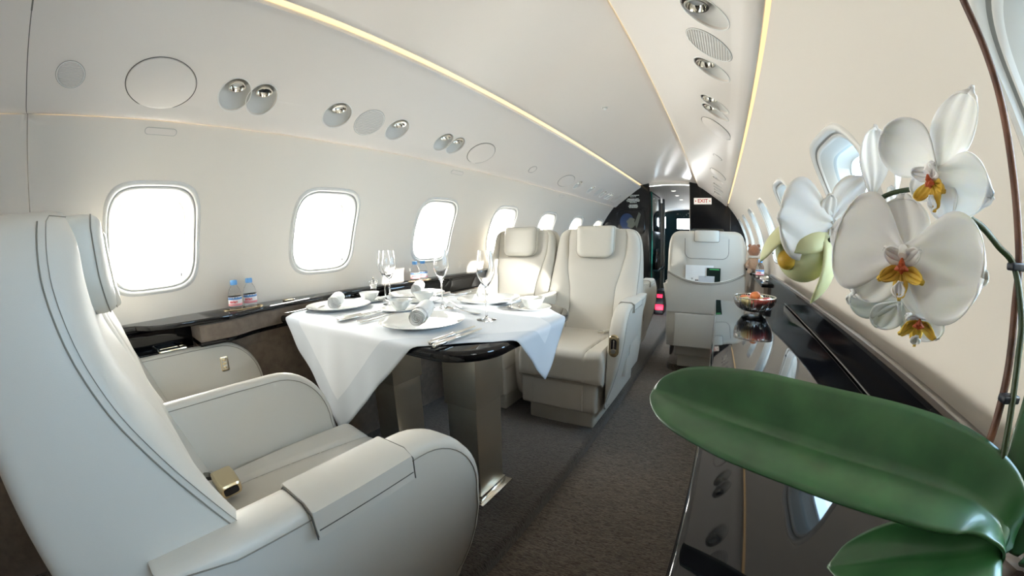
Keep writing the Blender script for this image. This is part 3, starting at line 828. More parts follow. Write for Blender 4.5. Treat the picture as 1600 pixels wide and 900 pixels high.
    # --- lap belt
    if belt:
        s = MB(); bx = -.085 if style == 'near' else .17 * side
        P0 = Vector((-.205 * 1, .11, .475)) if style == 'near' else Vector((side * .215, .16, .475))
        if style == 'near':
            s.rings([[(x0, y0, z0), (x0 + .028, y0 + .035, z0 + .004)] for x0, y0, z0 in ((-.222, .125, .49), (-.205, .14, .515), (-.185, .150, .522), (-.165, .160, .517))], 'leather_plain', closed=False)
            s.rings([[(x0, y0, z0), (x0 + .028, y0 + .035, z0 + .004)] for x0, y0, z0 in ((-.220, .127, .487), (-.205, .143, .500), (-.185, .152, .507), (-.165, .162, .505))], 'stitch', closed=False)
            so_ = s.build('seat_belt', root, smooth=60)
            k = MB(); c0 = Vector((-.178, .178, .512)); dx = Vector((.88, -.03, -.19)).normalized(); dy = Vector((.0, 1, .05)).normalized(); dz = dx.cross(dy).normalized()
            R = []
            for t, wy, hz in ((0, .026, .006), (.004, .029, .010), (.03, .031, .014), (.06, .031, .017), (.082, .029, .018), (.086, .026, .0155)):
                ring = []
                for a in range(24):
                    u, v = supell(2 * pi * a / 24, wy, hz, .45); ring.append(c0 + dx * t + dy * u + dz * (v + hz * .6))
                R.append(ring)
            k.rings(R, 'gold', True, True, False); k.add(R[-1], [tuple(range(24))], 'gold')
            ring = [c0 + dx * .0875 + dy * supell(2 * pi * a / 24, .020, .0105, .45)[0] + dz * (supell(2 * pi * a / 24, .020, .0105, .45)[1] + .0108) for a in range(24)]
            k.add(ring, [tuple(range(24))], 'dark'); k.build('belt_buckle', so_, smooth=40)
        else:
            pts = [(side * .225, .15, .480), (side * .205, .19, .505), (side * .17, .22, .495), (side * .14, .245, .490), (side * .15, .26, .489)]
            s.tube(pts, [.008, .011, .012, .010, .006], 'leather_plain', 8); so_ = s.build('seat_belt', root)
            k = MB(); k.box(side * .128 - .02, side * .128 + .02, .235, .27, .483, .497, 'chrome', .004); k.build('belt_buckle', so_)
    return root
near_aisle = make_seat('near ivory leather aisle seat with lidded armrest and gold belt buckle', 1, 'ivory leather cabin seats', style='near')
near_aisle.location = (-.135, 0, 0)
near_win = make_seat('near ivory leather window seat, gold buttons on its wall-side armrest', 1, 'ivory leather cabin seats', outer=False, inner='window', belt=False, style='near2')
near_win.location = (-.7035, 0, 0)
fa = make_seat('facing ivory aisle seat beyond the table, oval metal handle on its armrest', -1, 'ivory leather cabin seats', style='facing')
fa.location = (-.135, 2.40, 0); fa.rotation_euler = (0, 0, pi)
fw = make_seat('facing ivory window seat beyond the table, against the window wall', -1, 'ivory leather cabin seats', outer=False, inner='window', belt=False, style='facing2')
fw.location = (-.7035, 2.40, 0); fw.rotation_euler = (0, 0, pi)
tr = make_seat('ivory aisle seat behind the facing pair, seen only by its edge', 1, 'ivory leather cabin seats', belt=False, style='third', inner='arm')
tr.location = (-.245, 2.98, 0)
sg = make_seat('single ivory seat seen from behind with brochures in its back pocket', -1, 'ivory leather cabin seats', belt=False, style='low', inner='arm')
sg.location = (.570, 3.12, 0)
# back details of the single seat
def rear_y(x, z): 
    hw = back_half(z); return back_rear(z) - .014 * (1 - (x / hw) ** 2)
b = MB()
def fl(u, v):
    z = 1.117 - .085 * u; hw = .085 + .012 * (1 - u) 
    x = -hw + 2 * hw * v; return (x, rear_y(x, min(z, 1.1)) - .008 - .002 * sin(pi * u), z)
b.rings([[(x * s_, rear_y(x * s_, min(1.1, z)) - d, z) for x, z in [(px, 1.078 + pz) for px, pz in rrect(.092, .042, .012, 5)]] for s_, d in ((1, -.004), (1, .006), (.97, .009), (.5, .010))], 'leather_plain', True, False, True)
b.tube([(x, rear_y(x, min(1.1, z)) - .003, z) for x, z in [(px * 1.012, 1.078 + pz * 1.03) for px, pz in rrect(.092, .042, .012, 5)]], .0016, 'stitch', 5, closed=True)
b.build('headrest_flap', sg, smooth=50)
b = MB()
pts = []
for k in range(41):
    t = k / 40
    if t < .25: x, z = -.165 + .0 * t, 1.06 - .10 * (t / .25)
    elif t < .35: a = (t - .25) / .1 * pi / 2; x, z = -.165 + .05 * (1 - cos(a)), .96 - .05 * sin(a)
    elif t < .65: x, z = -.115 + .23 * (t - .35) / .30, .91
    elif t < .75: a = (t - .65) / .1 * pi / 2; x, z = .115 + .05 * sin(a), .91 + .05 * (1 - cos(a))
    else: x, z = .165, .96 + .10 * ((t - .75) / .25)
    pts.append((x, rear_y(x, z) - .001, z))
b.tube(pts, .0015, 'stitch', 5); b.build('back_seam', sg)
# pocket panel: wavy top edge
def pz(x): return .735 + .075 * (min(1, abs(x) / .27) ** 2.2)
b = MB()
def pk(u, v, d):
    x = -.283 + .566 * v; z = .50 + (pz(x) - .50) * u; hw = back_half(z); x2 = x / .283 * (hw - .004)
    return (x2, rear_y(x2 * .98, z) - d, z)
G = [[pk(i / 14, j / 40, .010 + .012 * sin(pi * (j / 40)) * (i / 14)) for j in range(41)] for i in range(15)]
for i in range(14): b.rings([G[i], G[i + 1]], 'leather', closed=False)
b.rings([[pk(1, j / 40, .010 + .012 * sin(pi * j / 40)) for j in range(41)], [pk(1, j / 40, .004 + .008 * sin(pi * j / 40)) for j in range(41)], [pk(.9, j / 40, .002) for j in range(41)]], 'leather', closed=False)
b.tube([(pk(1, j / 40, .012 + .012 * sin(pi * j / 40))) for j in range(41)], .0035, 'leather', 8)
b.tube([(lambda p: (p[0], p[1] - .0135 - .012 * sin(pi * j / 40), p[2] - .014))(pk(1, j / 40, 0)) for j in range(41)], .0012, 'stitch', 5)
b.build('back_pocket', sg, smooth=50)
b = MB(); b.box(-.225, .225, -.192, -.166, .23, .495, 'leather', .010, 3); b.build('lower_back_cover', sg)

def brochure(name, label, cat, x0, x1, z0, z1, m, dy, tilt, extra=None):
    cxx, cz = (x0 + x1) / 2, z0
    o = MB(); w, h = (x1 - x0), (z1 - z0)
    o.box(-w / 2, w / 2, -.0012, .0012, 0, h, m)
    if extra: extra(o, w, h)
    q = o.build(name, smooth=0); q.location = (cxx, 2.9295 - dy, z0)
    tag(q, label, cat, 'papers in the seat pocket'); return q
def ex1(o, w, h):
    for k in range(8): o.box(-w * .14 + k * .011, -w * .14 + k * .011 + .008, -.0016, -.0012, h * .28, h * .28 + .010, 'ink')
    o.box(-w * .30, -w * .22, -.0016, -.0012, h * .38, h * .40, 'ink'); o.box(-w * .27, -w * .25, -.0016, -.0012, h * .33, h * .38, 'ink')
def ex2(o, w, h): o.box(-w / 2 + .02, w / 2 - .01, -.0016, -.0012, h * .90, h * .96, 'green_ink')
brochure('brochure', 'wide white landscape brochure with dark lettering in the seat pocket', 'brochure', .415, .625, .70, .862, 'paper', .000, 0, ex1)
brochure('brochure', 'dark green booklet beside the white brochure in the seat pocket', 'brochure', .575, .678, .70, .845, 'green_card', .006, .0, ex2)
brochure('leaflet', 'small grey card in front of the brochures in the seat pocket', 'card', .515, .635, .70, .785, 'grey_paper', .012, 0)
b = MB(); b.prism(rrect(.25, .25, .10, 8), -.0595, -.0005, 'carpet_aisle', .015); o = b.build('carpeted_plinth'); o.location = (.52, 3.42, 0)
tag(o, 'carpet-covered rounded plinth on the aisle floor under the single seat', 'plinth')

# ------------------------------------------------------------------ forward bulkhead and what lies beyond
YD = YB
bk = bpy.data.objects.new('wall_forward', None); COL.objects.link(bk); bk.location = (0, YD, 0); bk['kind'] = 'structure'
def arch(x):       # cabin outline height above the floor at half width x
    x = abs(x)
    T = [(0, .985), (.2, .97), (.45, .90), (.68, .76), (.80, .62), (.84, .52), (.849, .444)]
    if x < .849: return EYE + lerp2(T, x)
    h = -.167 + sqrt(max(0, (1.05 - x) / .701)); return EYE + min(h, .444)
def lerp2(T, x):
    for (a, va), (b_, vb) in zip(T, T[1:]):
        if x <= b_: return va + (vb - va) * (x - a) / (b_ - a)
    return T[-1][1]
def bulk_slab(x0, x1, m, n=24):
    b = MB(); P = [(x0 + (x1 - x0) * i / n) for i in range(n + 1)]
    top = [(x, arch(x)) for x in P]
    poly = top + [(x1, -.07), (x0, -.07)]
    b.rings([[(x, y, z) for x, z in poly] for y in (.002, .045)], m, True, True, True)
    return b
DL, DR = -.285, .285
bulk_slab(-1.052, DL, 'blackfar').build('bulkhead_panel', bk, smooth=20)
bulk_slab(DR, 1.052, 'blackfar').build('bulkhead_panel', bk, smooth=20)
b = MB(); n_ = 16; xs_ = [DL + (DR - DL) * i / n_ for i in range(n_ + 1)]
b.rings([[(x, y, arch(x)) for x in xs_] + [(x, y, EYE + .742 - .17 * x * x) for x in xs_[::-1]] for y in (.002, .045)], 'ceil', True, True, True); b.build('lintel', bk, smooth=20)
b = MB()
for x in (DL, DR): b.box(x - .010, x + .010, -.006, .05, -.06, EYE + .765, 'blackfar', .003)
b.box(DR - .012, DR - .006, -.008, .0, -.06, EYE + .74, 'chrome', .001)
b.build('door_jamb', bk)
b = MB(); b.box(.815, .82, -.012, .0, 1.18, 1.46, 'bronze', .002); b.build('trim_strip', bk)
# EXIT sign
sgn = thing('exit_sign', 'lit EXIT sign with red lettering on the black bulkhead', 'sign', (.452, YD - .001, 1.560))
b = MB(); b.box(-.118, .118, -.014, .002, -.042, .042, 'sign', .004); b.build('sign_face', sgn)
mtx = Matrix.Translation((0, -.0145, 0)) @ Matrix.Rotation(pi / 2, 4, 'X')
text_mesh('EXIT', .066, 'sign_red', mtx @ Matrix.Translation((0, .0, 0)), sgn, 'lettering', bold=.0012)
for s_ in (-1, 1):
    b = MB(); b.add([(s_ * .104, -.0150, 0), (s_ * .094, -.0150, .011), (s_ * .084, -.0150, 0), (s_ * .094, -.0150, -.011)], [(0, 1, 2, 3)], 'sign_red'); b.build('arrow_mark', sgn, smooth=0)
# placard lettering (too small to read in the photo: rows of strokes)
b = MB(); rnd = random.Random(3)
for r_, (z, n, hw) in enumerate([(1.655, 9, .085), (1.635, 5, .045), (1.605, 8, .08), (1.588, 10, .095), (1.571, 9, .09), (1.554, 6, .05), (1.52, 7, .06), (1.503, 8, .07), (1.486, 7, .06)]):
    for k in range(n * 2):
        x = -hw + 2 * hw * k / (n * 2); wd = hw / n * rnd.uniform(.5, .95)
        b.box(x, x + wd, -.002, .0, z - .005, z + .005, 'text_white')
b.box(-.105, .105, -.0008, .0, 1.470, 1.668, 'blackfar')
o = b.build('placard', smooth=0); o.location = (-.505, YD, 0); tag(o, 'small placard of pale text lines on the black bulkhead above the screen', 'placard')
# screen / framed panel
t = thing('wall_screen', 'dark glossy screen panel on the bulkhead showing blue and grey shapes', 'screen', (-.545, YD - .001, 1.29))
b = MB(); P = rrect(.205, .165, .05, 8)
b.rings([[(x * s_, y, z * s_) for x, z in P] for s_, y in ((1, .0), (1, -.012), (.97, -.018), (.92, -.018), (.90, -.012))], 'blackfar', True, False, True); b.build('screen_frame', t)
b = MB()
b.add([(-.05 + .10 * cos(2 * pi * k / 30), -.0135, .0 + .115 * sin(2 * pi * k / 30)) for k in range(30)], [tuple(range(30))], 'screenblue')
b.add([(.01 + .06 * cos(2 * pi * k / 30) * (1 + .2 * sin(5 * k)), -.0145, -.02 + .075 * sin(2 * pi * k / 30)) for k in range(30)], [tuple(range(30))], 'screengrey')
b.add([(.09, -.0145, -.10), (.15, -.0145, .10), (.12, -.0145, .13), (.06, -.0145, -.02)], [(0, 1, 2, 3)], 'screengrey')
b.build('screen_image', t, smooth=0)

# vestibule shell and flight deck end
def cbox(name, x0, x1, y0, y1, z0, z1, m, r=.0):
    b = MB(); b.box(x0, x1, y0, y1, z0, z1, m, r); return b
b = MB(); b.grid(lambda u, v: (-1.05 + 2.1 * v, YD + .045 + 3.4 * u, EYE + .74 - .17 * (-1.05 + 2.1 * v) ** 2 - .10 * u), 4, 20, 'psu_rough'); o = struct(b.build('ceiling_vestibule'))
NOFLIP.add('ceiling_vestibule')
b = MB(); b.box(-1.06, -1.02, YD, YD + 3.4, -.1, 2.0, 'wall'); struct(b.build('wall_vestibule_left', smooth=0))
b = MB(); b.box(1.02, 1.06, YD, YD + 3.4, -.1, 2.0, 'wall'); struct(b.build('wall_vestibule_right', smooth=0))
b = MB(); b.box(-1.06, 1.06, YD + .01, YD + 3.4, -.10, -.055, 'carpet_aisle'); struct(b.build('floor_vestibule', smooth=0))
# far wall with two bright openings (flight deck windows)
yf = YD + 3.35
b = MB()
xs = [-1.06, -.78, -.40, -.26, .22, 1.06]
op = [(-.90, -.50, 1.30, 1.54), (-.245, .110, 1.28, 1.50)]
def wall_with_holes(b, x0, x1, z0, z1, y0, y1, holes, m):
    cx_ = sorted(set([x0, x1] + [h[0] for h in holes] + [h[1] for h in holes])); cz_ = sorted(set([z0, z1] + [h[2] for h in holes] + [h[3] for h in holes]))
    for i in range(len(cx_) - 1):
        for j in range(len(cz_) - 1):
            a, c_, d, e = cx_[i], cx_[i + 1], cz_[j], cz_[j + 1]
            if any(h[0] <= a and c_ <= h[1] and h[2] <= d and e <= h[3] for h in holes): continue
            b.box(a, c_, y0, y1, d, e, m)
wall_with_holes(b, -1.06, 1.06, -.1, 2.05, yf, yf + .04, op, 'teal')
struct(b.build('wall_flight_deck', smooth=0))
# instrument details on the far wall
b = MB(); rnd = random.Random(5)
for k in range(70):
    x, z = rnd.uniform(-.33, .2), rnd.choice([rnd.uniform(1.53, 1.64), rnd.uniform(.9, 1.25)])
    s_ = rnd.uniform(.006, .02); b.box(x, x + s_, -.012, 0, z, z + s_ * .8, rnd.choice(['seal', 'text_white', 'dark', 'bronze', 'teal']))
o = struct(b.build('trim_3', smooth=0)); o.location = (0, yf, 0)
t = thing('ceiling_detector', 'tiny white round detector on the satin ceiling, alone between the light strips', 'detector', (.024, 2.157, EYE + ceil_h(.024) - .0005))
b = MB(); b.lathe([(.0001, -.014), (.010, -.013), (.013, -.009), (.014, -.003), (.019, -.002), (.020, 0), (.0001, 0)], 'white', 24); b.build('housing', t)
b = MB(); b.tube([(.0145 * cos(a), .0145 * sin(a), -.0045) for a in [2 * pi * k / 24 for k in range(24)]], .0009, 'seam', 6, closed=True); b.build('seam_ring', t)
# galley unit with a mirrored side, just beyond the doorway
g = thing('galley_cabinet', 'tall dark galley cabinet with mirrored face and green glass edge, inside the doorway', 'cabinet', (-.62, YD + .50, -.055))
b = MB(); b.box(-.38, .36, -.42, .42, 0.001, 1.77, 'dark', .004); b.build('cabinet_body', g)
b = MB(); b.box(.362, .368, -.40, .40, 1.22, 1.74, 'mirror', .001); b.build('mirror_panel', g)
b = MB(); b.box(.355, .372, -.424, -.412, .35, 1.76, 'greenedge', .001); b.build('glass_edge', g)
b = MB(); b.box(.362, .366, -.40, .40, .48, 1.21, 'teal', .001); b.build('lower_panel', g)
for k in range(3):
    b = MB(); b.lathe([(.0001, 0), (.034, 0), (.036, .01), (.036, .17), (.013, .22), (.012, .29), (.0001, .29)], 'black', 20)
    o = b.build('wine_bottle'); o.location = (-.215, YD + .18 + .10 * k, .62); tag(o, 'dark bottle standing in a row on the shelf inside the doorway', 'bottle', 'dark bottles inside the doorway')
o = bpy.data.objects.new('bottle_shelf', None); bpy.data.objects.remove(o)
b = MB(); b.box(-.252, -.17, YD + .10, YD + .90, .595, .62, 'teal', .003); o = b.build('bottle_shelf'); tag(o, 'narrow teal shelf carrying dark bottles inside the doorway', 'shelf')
b = MB(); b.box(-.235, -.10, YD + .30, YD + .62, -.054, .30, 'dark', .01); b.box(-.20, -.12, YD + .292, YD + .30, .20, .25, 'glow_red', .004); b.box(-.22, -.10, YD + .285, YD + .30, .02, .10, 'glow_red', .01)
o = b.build('floor_unit'); tag(o, 'low dark unit with red glowing lights on the floor inside the doorway', 'unit')
b = MB(); b.box(-.26, .26, YD + .05, YD + .9, -.0545, -.048, 'treadplate', .002); o = b.build('floor_plate'); tag(o, 'patterned metal floor plate in the doorway', 'floor plate')
# partition between vestibule and flight deck (pale strip with a bright slot)
b = MB(); b.box(-.44, -.27, YD + 1.25, YD + 1.29, -.055, 1.66, 'white', .004); b.box(-.265, -.235, YD + 1.2, YD + 1.3, -.055, 1.72, 'seal', .004)
b.build('partition'); tag(bpy.data.objects['partition'], 'narrow pale partition with grey post beyond the galley cabinet', 'partition')
for i, (x, y) in enumerate(((.0, YD + .55), (.0, YD + 1.05), (.02, YD + 1.55))):
    b = MB(); b.lathe([(.0001, -.002), (.028, -.002), (.030, 0), (.038, .001), (.040, .004)], 'white', 24); 
    o = b.build('downlight'); z = EYE + .74 - .10 * ((y - YD - .045) / 3.4); o.location = (x, y, z - .006)
    l2 = MB(); l2.lathe([(.0001, -.0035), (.026, -.0035), (.026, -.002)], 'lamp_on', 24); l2.build('lamp_lens', o)
    tag(o, '%s small round downlight in the ceiling beyond the doorway' % ('nearest', 'middle', 'farthest')[i], 'downlight', 'vestibule downlights')

# ------------------------------------------------------------------ things on the table
ZP = ZT + .0035
def china(name, prof, n=72): b = MB(); b.lathe(prof, 'china', n); return b.build(name, smooth=50)
def pl_prof(R, h, well): return [(.0001, .001), (well * .9, .001), (well, 0), (well + .004, .003), (R * .85, h * .7), (R, h), (R + .001, h + .0012), (R, h + .0025), (R * .86, h * .7 + .003), (well + .003, .0055), (well - .006, .0035), (.0001, .0035)]
plates = [((-.800, .930), 'large white plate under a napkin roll, nearest the window side of the table'), ((-.240, .893), 'large white plate at the near aisle corner of the table'),
          ((-.296, 1.385), 'large white plate before the facing aisle seat'), ((-.735, 1.365), 'large white plate before the facing window seat')]
p0 = china('dinner_plate', pl_prof(.145, .015, .095))
for i, ((x, y), lab) in enumerate(plates):
    o = p0 if i == 0 else p0.copy()
    if i: COL.objects.link(o)
    o.location = (x, y, ZP); tag(o, lab, 'plate', 'dinner plates')
s0 = china('saucer', pl_prof(.080, .010, .048)); c0 = china('cup', [(.0001, .003), (.019, .003), (.021, 0), (.023, .003), (.038, .018), (.048, .038), (.0495, .041), (.048, .0415), (.036, .020), (.020, .007), (.0001, .006)])
for i, ((x, y), lab) in enumerate([((-.040, 1.300), 'at the aisle end of the table by the hanging cloth'), ((-.500, 1.030), 'in the middle of the table by the forks'), ((-.565, 1.235), 'behind the middle cup, in front of a napkin roll'), ((-.815, 1.115), 'by the salt mill at the window end')]):
    o = s0 if i == 0 else s0.copy()
    if i: COL.objects.link(o)
    o.location = (x, y, ZP); tag(o, 'small saucer ' + lab, 'saucer', 'saucers')
    o = c0 if i == 0 else c0.copy()
    if i: COL.objects.link(o)
    o.location = (x + .006, y, ZP + .0045); tag(o, 'small cup on its saucer ' + lab, 'cup', 'cups')
# rolled napkins
def roll(p, q, r, label):
    p, q = Vector(p), Vector(q); L_ = (q - p).length; d = (q - p).normalized()
    zz = d; xx = Vector((0, 0, 1)).cross(zz).normalized(); yy = zz.cross(xx)
    mt = Matrix(((xx.x, yy.x, zz.x, p.x), (xx.y, yy.y, zz.y, p.y), (xx.z, yy.z, zz.z, p.z), (0, 0, 0, 1)))
    b = MB(); turns = 5.5; n = 200
    def sp(t): a = t * turns * 2 * pi; rr = .003 + (r - .003) * t; return Vector((rr * cos(a), rr * sin(a), 0))
    A, B_ = [], []
    for k in range(n + 1):
        t = k / n; p_ = sp(t); th = (r / turns) * .42; pin = p_ * max(0, (p_.length - th)) / p_.length
        e0 = .003 * sin(9 * t); 
        A.append((p_, e0)); B_.append((pin, e0))
    ring = lambda z, wob: None
    R = [[tuple(Vector((a.x, a.y, e))) for a, e in A], [tuple(Vector((a.x, a.y, L_ - e))) for a, e in A], [tuple(Vector((a.x, a.y, L_ - e))) for a, e in B_], [tuple(Vector((a.x, a.y, e))) for a, e in B_], [tuple(Vector((a.x, a.y, e))) for a, e in A]]
    b.rings(R, 'napkin', closed=False)
    # loose outer fold
    b.rings([[( (r + .0015) * cos(a), (r + .0015) * sin(a), z) for a in [.4 + k * .12 for k in range(38)]] for z in (L_ * .18, L_ * .2, L_ * .8, L_ * .82)], 'napkin', closed=False)
    o = b.build('rolled_napkin', smooth=50); o.matrix_world = mt
    tag(o, label, 'napkin', 'rolled napkins')
zr = ZP + .0425
roll((-.170, .800, zr), (-.275, .960, zr + .004), .0275, 'rolled white napkin on the near aisle corner plate, its coiled end towards the camera')
roll((-.690, .835, zr), (-.790, .930, zr + .004), .0275, 'rolled white napkin on the window-side near plate')
roll((-.650, 1.275, zr), (-.775, 1.430, zr + .004), .0275, 'rolled white napkin on the far window-side plate')
roll((-.300, 1.330, zr - .002), (-.350, 1.430, zr + .016), .0255, 'rolled white napkin on the far aisle-side plate')
# cutlery
def knife(m='silver'):
    root = thing('table_knife', '', 'knife', (0, 0, 0), 0, 'table knives')
    b = MB()
    R = []
    for y, w, t in ((-.105, .002, .002), (-.104, .0065, .0055), (-.098, .0080, .0070), (-.06, .0075, .0065), (-.02, .0065, .006), (.0, .0060, .0055), (.004, .0075, .0065), (.008, .0060, .005), (.010, .004, .003)):
        R.append([(w * cos(2 * pi * k / 16), y, .007 + t * sin(2 * pi * k / 16)) for k in range(16)])
    b.rings(R, 'silver', True, True, True); b.build('handle', root)
    b = MB(); P = [(-.007, .008), (.007, .008), (.009, .03), (.009, .09), (.006, .112), (.0, .120), (-.006, .10), (-.007, .04)]
    b.prism(P, .0063, .0077, 'silver'); b.build('blade', root)
    return root
def spoonfork(kind):
    root = thing('table_' + kind, '', kind, (0, 0, 0), 0, 'table %ss' % kind)
    b = MB(); R = []
    for y, w, z in ((-.095, .001, .004), (-.094, .007, .004), (-.08, .0085, .0035), (-.05, .0055, .003), (0, .0030, .006), (.03, .0028, .010), (.045, .004, .008)):
        R.append([(w * cos(2 * pi * k / 12), y, z + .0014 * sin(2 * pi * k / 12)) for k in range(12)])
    b.rings(R, 'silver', True, True, True); b.build('handle', root)
    b = MB()
    if kind == 'fork':
        b.rings([[(w * cos(2 * pi * k / 12), y, z + .0012 * sin(2 * pi * k / 12)) for k in range(12)] for y, w, z in ((.044, .004, .008), (.052, .010, .005), (.062, .012, .004), (.066, .012, .004))], 'silver', True, True, True)
        for k in range(4):
            x = -.0098 + .0065 * k; b.tube([(x, .064, .004), (x, .085, .0045), (x, .104, .009)], [.0013, .0012, .0007], 'silver', 6)
        b.build('tines', root)
    else:
        R = []
        for s_, z in ((1, .0075), (.93, .0052), (.7, .0032), (.35, .002), (.05, .0018)):
            R.append([(s_ * .014 * cos(2 * pi * k / 28), .068 + s_ * .024 * sin(2 * pi * k / 28), z) for k in range(28)])
        b.rings(R, 'silver', True, False, True)
        b.build('bowl', root)
    return root
K = knife(); F = spoonfork('fork'); S = spoonfork('spoon'); used = set()
def put(proto, x, y, rz, label, z=ZP):
    o = proto if proto.name not in used else copy_tree(proto); used.add(proto.name)
    o.location = (x, y, z); o.rotation_euler = (0, 0, rz); o['label'] = label; return o
put(K, -.040, .815, radians(3), 'silver knife at the near table edge, the one closer to the big plate')
put(K, -.008, .800, radians(1), 'silver knife at the near table edge, outermost towards the aisle')
put(K, -.545, .860, radians(-2), 'silver knife between the two near plates, the inner one')
put(K, -.520, .850, radians(-4), 'silver knife between the two near plates, the outer one')
put(K, -.620, 1.385, radians(178), 'silver knife between the two far plates')
put(K, -.535, 1.44, radians(172), 'silver knife beside the far aisle plate')
put(F, -.430, .870, radians(-6), 'silver fork beside the near aisle-corner plate, next to its rim')
put(F, -.462, .880, radians(-4), 'silver fork beside the near aisle-corner plate, farther from the rim')
put(F, -.105, 1.345, radians(192), 'silver fork between the far aisle plate and the end saucer')
put(F, -.140, 1.355, radians(186), 'silver fork touching the rim of the far aisle plate')
put(F, -.888, .80, radians(-8), 'silver fork at the window corner of the table')
put(S, -.250, 1.130, radians(80), 'silver spoon lying behind the near aisle-corner plate', )
put(F, -.380, 1.235, radians(62), 'silver dessert fork lying beyond the tall glass')
put(S, -.700, 1.150, radians(88), 'silver spoon in front of the two paired glasses')
# champagne glasses
def flute(x, y, label):
    b = MB()
    o_ = [(.0001, .0), (.0345, .0), (.035, .0012), (.030, .0022), (.012, .0045), (.005, .009), (.0036, .02), (.0034, .085), (.0042, .105), (.0075, .114), (.019, .134), (.030, .158), (.0318, .168), (.0305, .185), (.0265, .215), (.0242, .240)]
    i_ = [(.0232, .2402), (.0256, .215), (.0296, .185), (.0308, .168), (.029, .159), (.018, .136), (.006, .118), (.0001, .114)]
    b.lathe(o_ + i_, 'glass', 48); o = b.build('champagne_glass', smooth=60); o.location = (x, y, ZP)
    tag(o, label, 'glass', 'champagne glasses')
flute(-.770, 1.185, 'tall champagne glass, the rear one of the overlapping pair')
flute(-.660, 1.120, 'tall champagne glass, the front one of the overlapping pair')
flute(-.385, 1.165, 'tall champagne glass standing in the middle, before the window seat')
flute(-.085, 1.055, 'tall champagne glass nearest the aisle, beside the knives')
# pepper mill
t = thing('pepper_mill', 'small clear acrylic pepper mill with metal knob on the table', 'pepper mill', (-.868, 1.19, ZP))
b = MB(); b.lathe([(.0001, 0), (.024, 0), (.026, .004), (.026, .016), (.021, .024), (.016, .034), (.015, .05), (.017, .064), (.022, .070), (.0225, .072), (.0001, .072)], 'crystal', 24); b.build('mill_body', t)
b = MB(); b.lathe([(.0001, .008), (.014, .010), (.013, .030), (.0125, .045), (.0001, .048)], 'pepper', 20); b.build('peppercorns', t)
b = MB()
for k in range(10):
    a = 2 * pi * k / 10; m_ = Matrix.Translation((.014 * cos(a), .014 * sin(a), .084)); bm = bmesh.new(); bmesh.ops.create_uvsphere(bm, u_segments=10, v_segments=8, radius=.0095); b.bm(bm, 'crystal', m_)
b.lathe([(.0001, .0725), (.017, .0735), (.019, .084), (.014, .094), (.0001, .096)], 'crystal', 20); b.build('mill_head', t)
b = MB(); b.lathe([(.0001, .094), (.003, .094), (.003, .100), (.0055, .103), (.0055, .108), (.0001, .110)], 'chrome', 14); b.build('knob', t)

# ------------------------------------------------------------------ water bottles
def bottle(x, y, z, rot, label):
    t = thing('water_bottle', label, 'bottle', (x, y, z), rot, 'small water bottles')
    b = MB(); b.lathe([(.0001, .003), (.018, .002), (.026, .0), (.028, .004), (.0285, .012), (.0275, .018), (.0285, .024), (.0288, .055), (.028, .062), (.0265, .070), (.022, .082), (.016, .091), (.0125, .097), (.0122, .106), (.0001, .106)], 'pet', 40); b.build('bottle_body', t, smooth=50)
    b = MB(); b.lathe([(.0138, .0995), (.0145, .1), (.0145, .1165), (.0135, .1185), (.0001, .119)], 'cap', 28)
    for k in range(24):
        a = 2 * pi * k / 24; b.box(.0143 * cos(a) - .0005, .0143 * cos(a) + .0005, .0143 * sin(a) - .0005, .0143 * sin(a) + .0005, .101, .115, 'cap')
    b.build('bottle_cap', t)
    b = MB()
    n = 48
    def lr(z0, z1, m, r, f=None): b.rings([[(r * cos(2 * pi * k / n), r * sin(2 * pi * k / n), z0) for k in range(n)], [(r * cos(2 * pi * k / n), r * sin(2 * pi * k / n), z1 if f is None else z1 + f(k)) for k in range(n)]], m)
    lr(.018, .053, 'label_white', .0291); lr(.0175, .026, 'label_pink', .0293)
    # mountain peaks band
    lr(.042, .043, 'label_blue', .02935, lambda k: .004 + .0035 * abs(sin(k * .9)) + .002 * abs(sin(k * 2.1)))
    lb = b.build('bottle_label', t)
    mt = Matrix.Rotation(-pi / 2, 4, 'Z') @ Matrix.Rotation(pi / 2, 4, 'Z') @ Matrix(((0, 0, 1, 0), (1, 0, 0, 0), (0, 1, 0, .034), (0, 0, 0, 1)))
    tm = text_mesh('evian', .0165, 'red_ink', mt, lb, 'lettering', extrude=.0001, bend=.0296, bold=.0004)
    return t
for x, y, a, z, l in ((-.957, .515, -32, .8160, 'small water bottle with blue cap on the window ledge, nearer the camera'), (-.977, .590, -36, .8160, 'small water bottle with blue cap on the window ledge, second from the camera'),
                      (-.955, 1.575, -50, .8160, 'small water bottle on the ledge behind the champagne glasses'), (-.968, 1.655, -50, .8160, 'small water bottle on the ledge just beyond the pair of glasses'),
                      (.945, 2.70, -110, .8125, 'small water bottle on the side table beside the single forward seat')):
    bottle(x, y, z, radians(a), l)

# plush figure beside the forward seat
t = thing('plush_toy', 'small brown fluffy figure with pale collar sitting beside the forward seat', 'soft toy', (.925, 2.98, .8160))
b = MB(); bm = bmesh.new(); bmesh.ops.create_icosphere(bm, subdivisions=4, radius=.045)
for v in bm.verts: v.co *= 1 + .05 * sin(v.co.x * 190) * sin(v.co.y * 170 + 1) * sin(v.co.z * 210)
b.bm(bm, 'plush', Matrix.Translation((0, 0, .165))); 
for s_ in (-1, 1):
    bm = bmesh.new(); bmesh.ops.create_icosphere(bm, subdivisions=2, radius=.014); b.bm(bm, 'plush', Matrix.Translation((s_ * .032, 0, .200)))
b.build('head', t)
b = MB(); bm = bmesh.new(); bmesh.ops.create_icosphere(bm, subdivisions=4, radius=.05)
for v in bm.verts: v.co.z *= 1.3; v.co *= 1 + .05 * sin(v.co.x * 190) * sin(v.co.y * 170) * sin(v.co.z * 210)
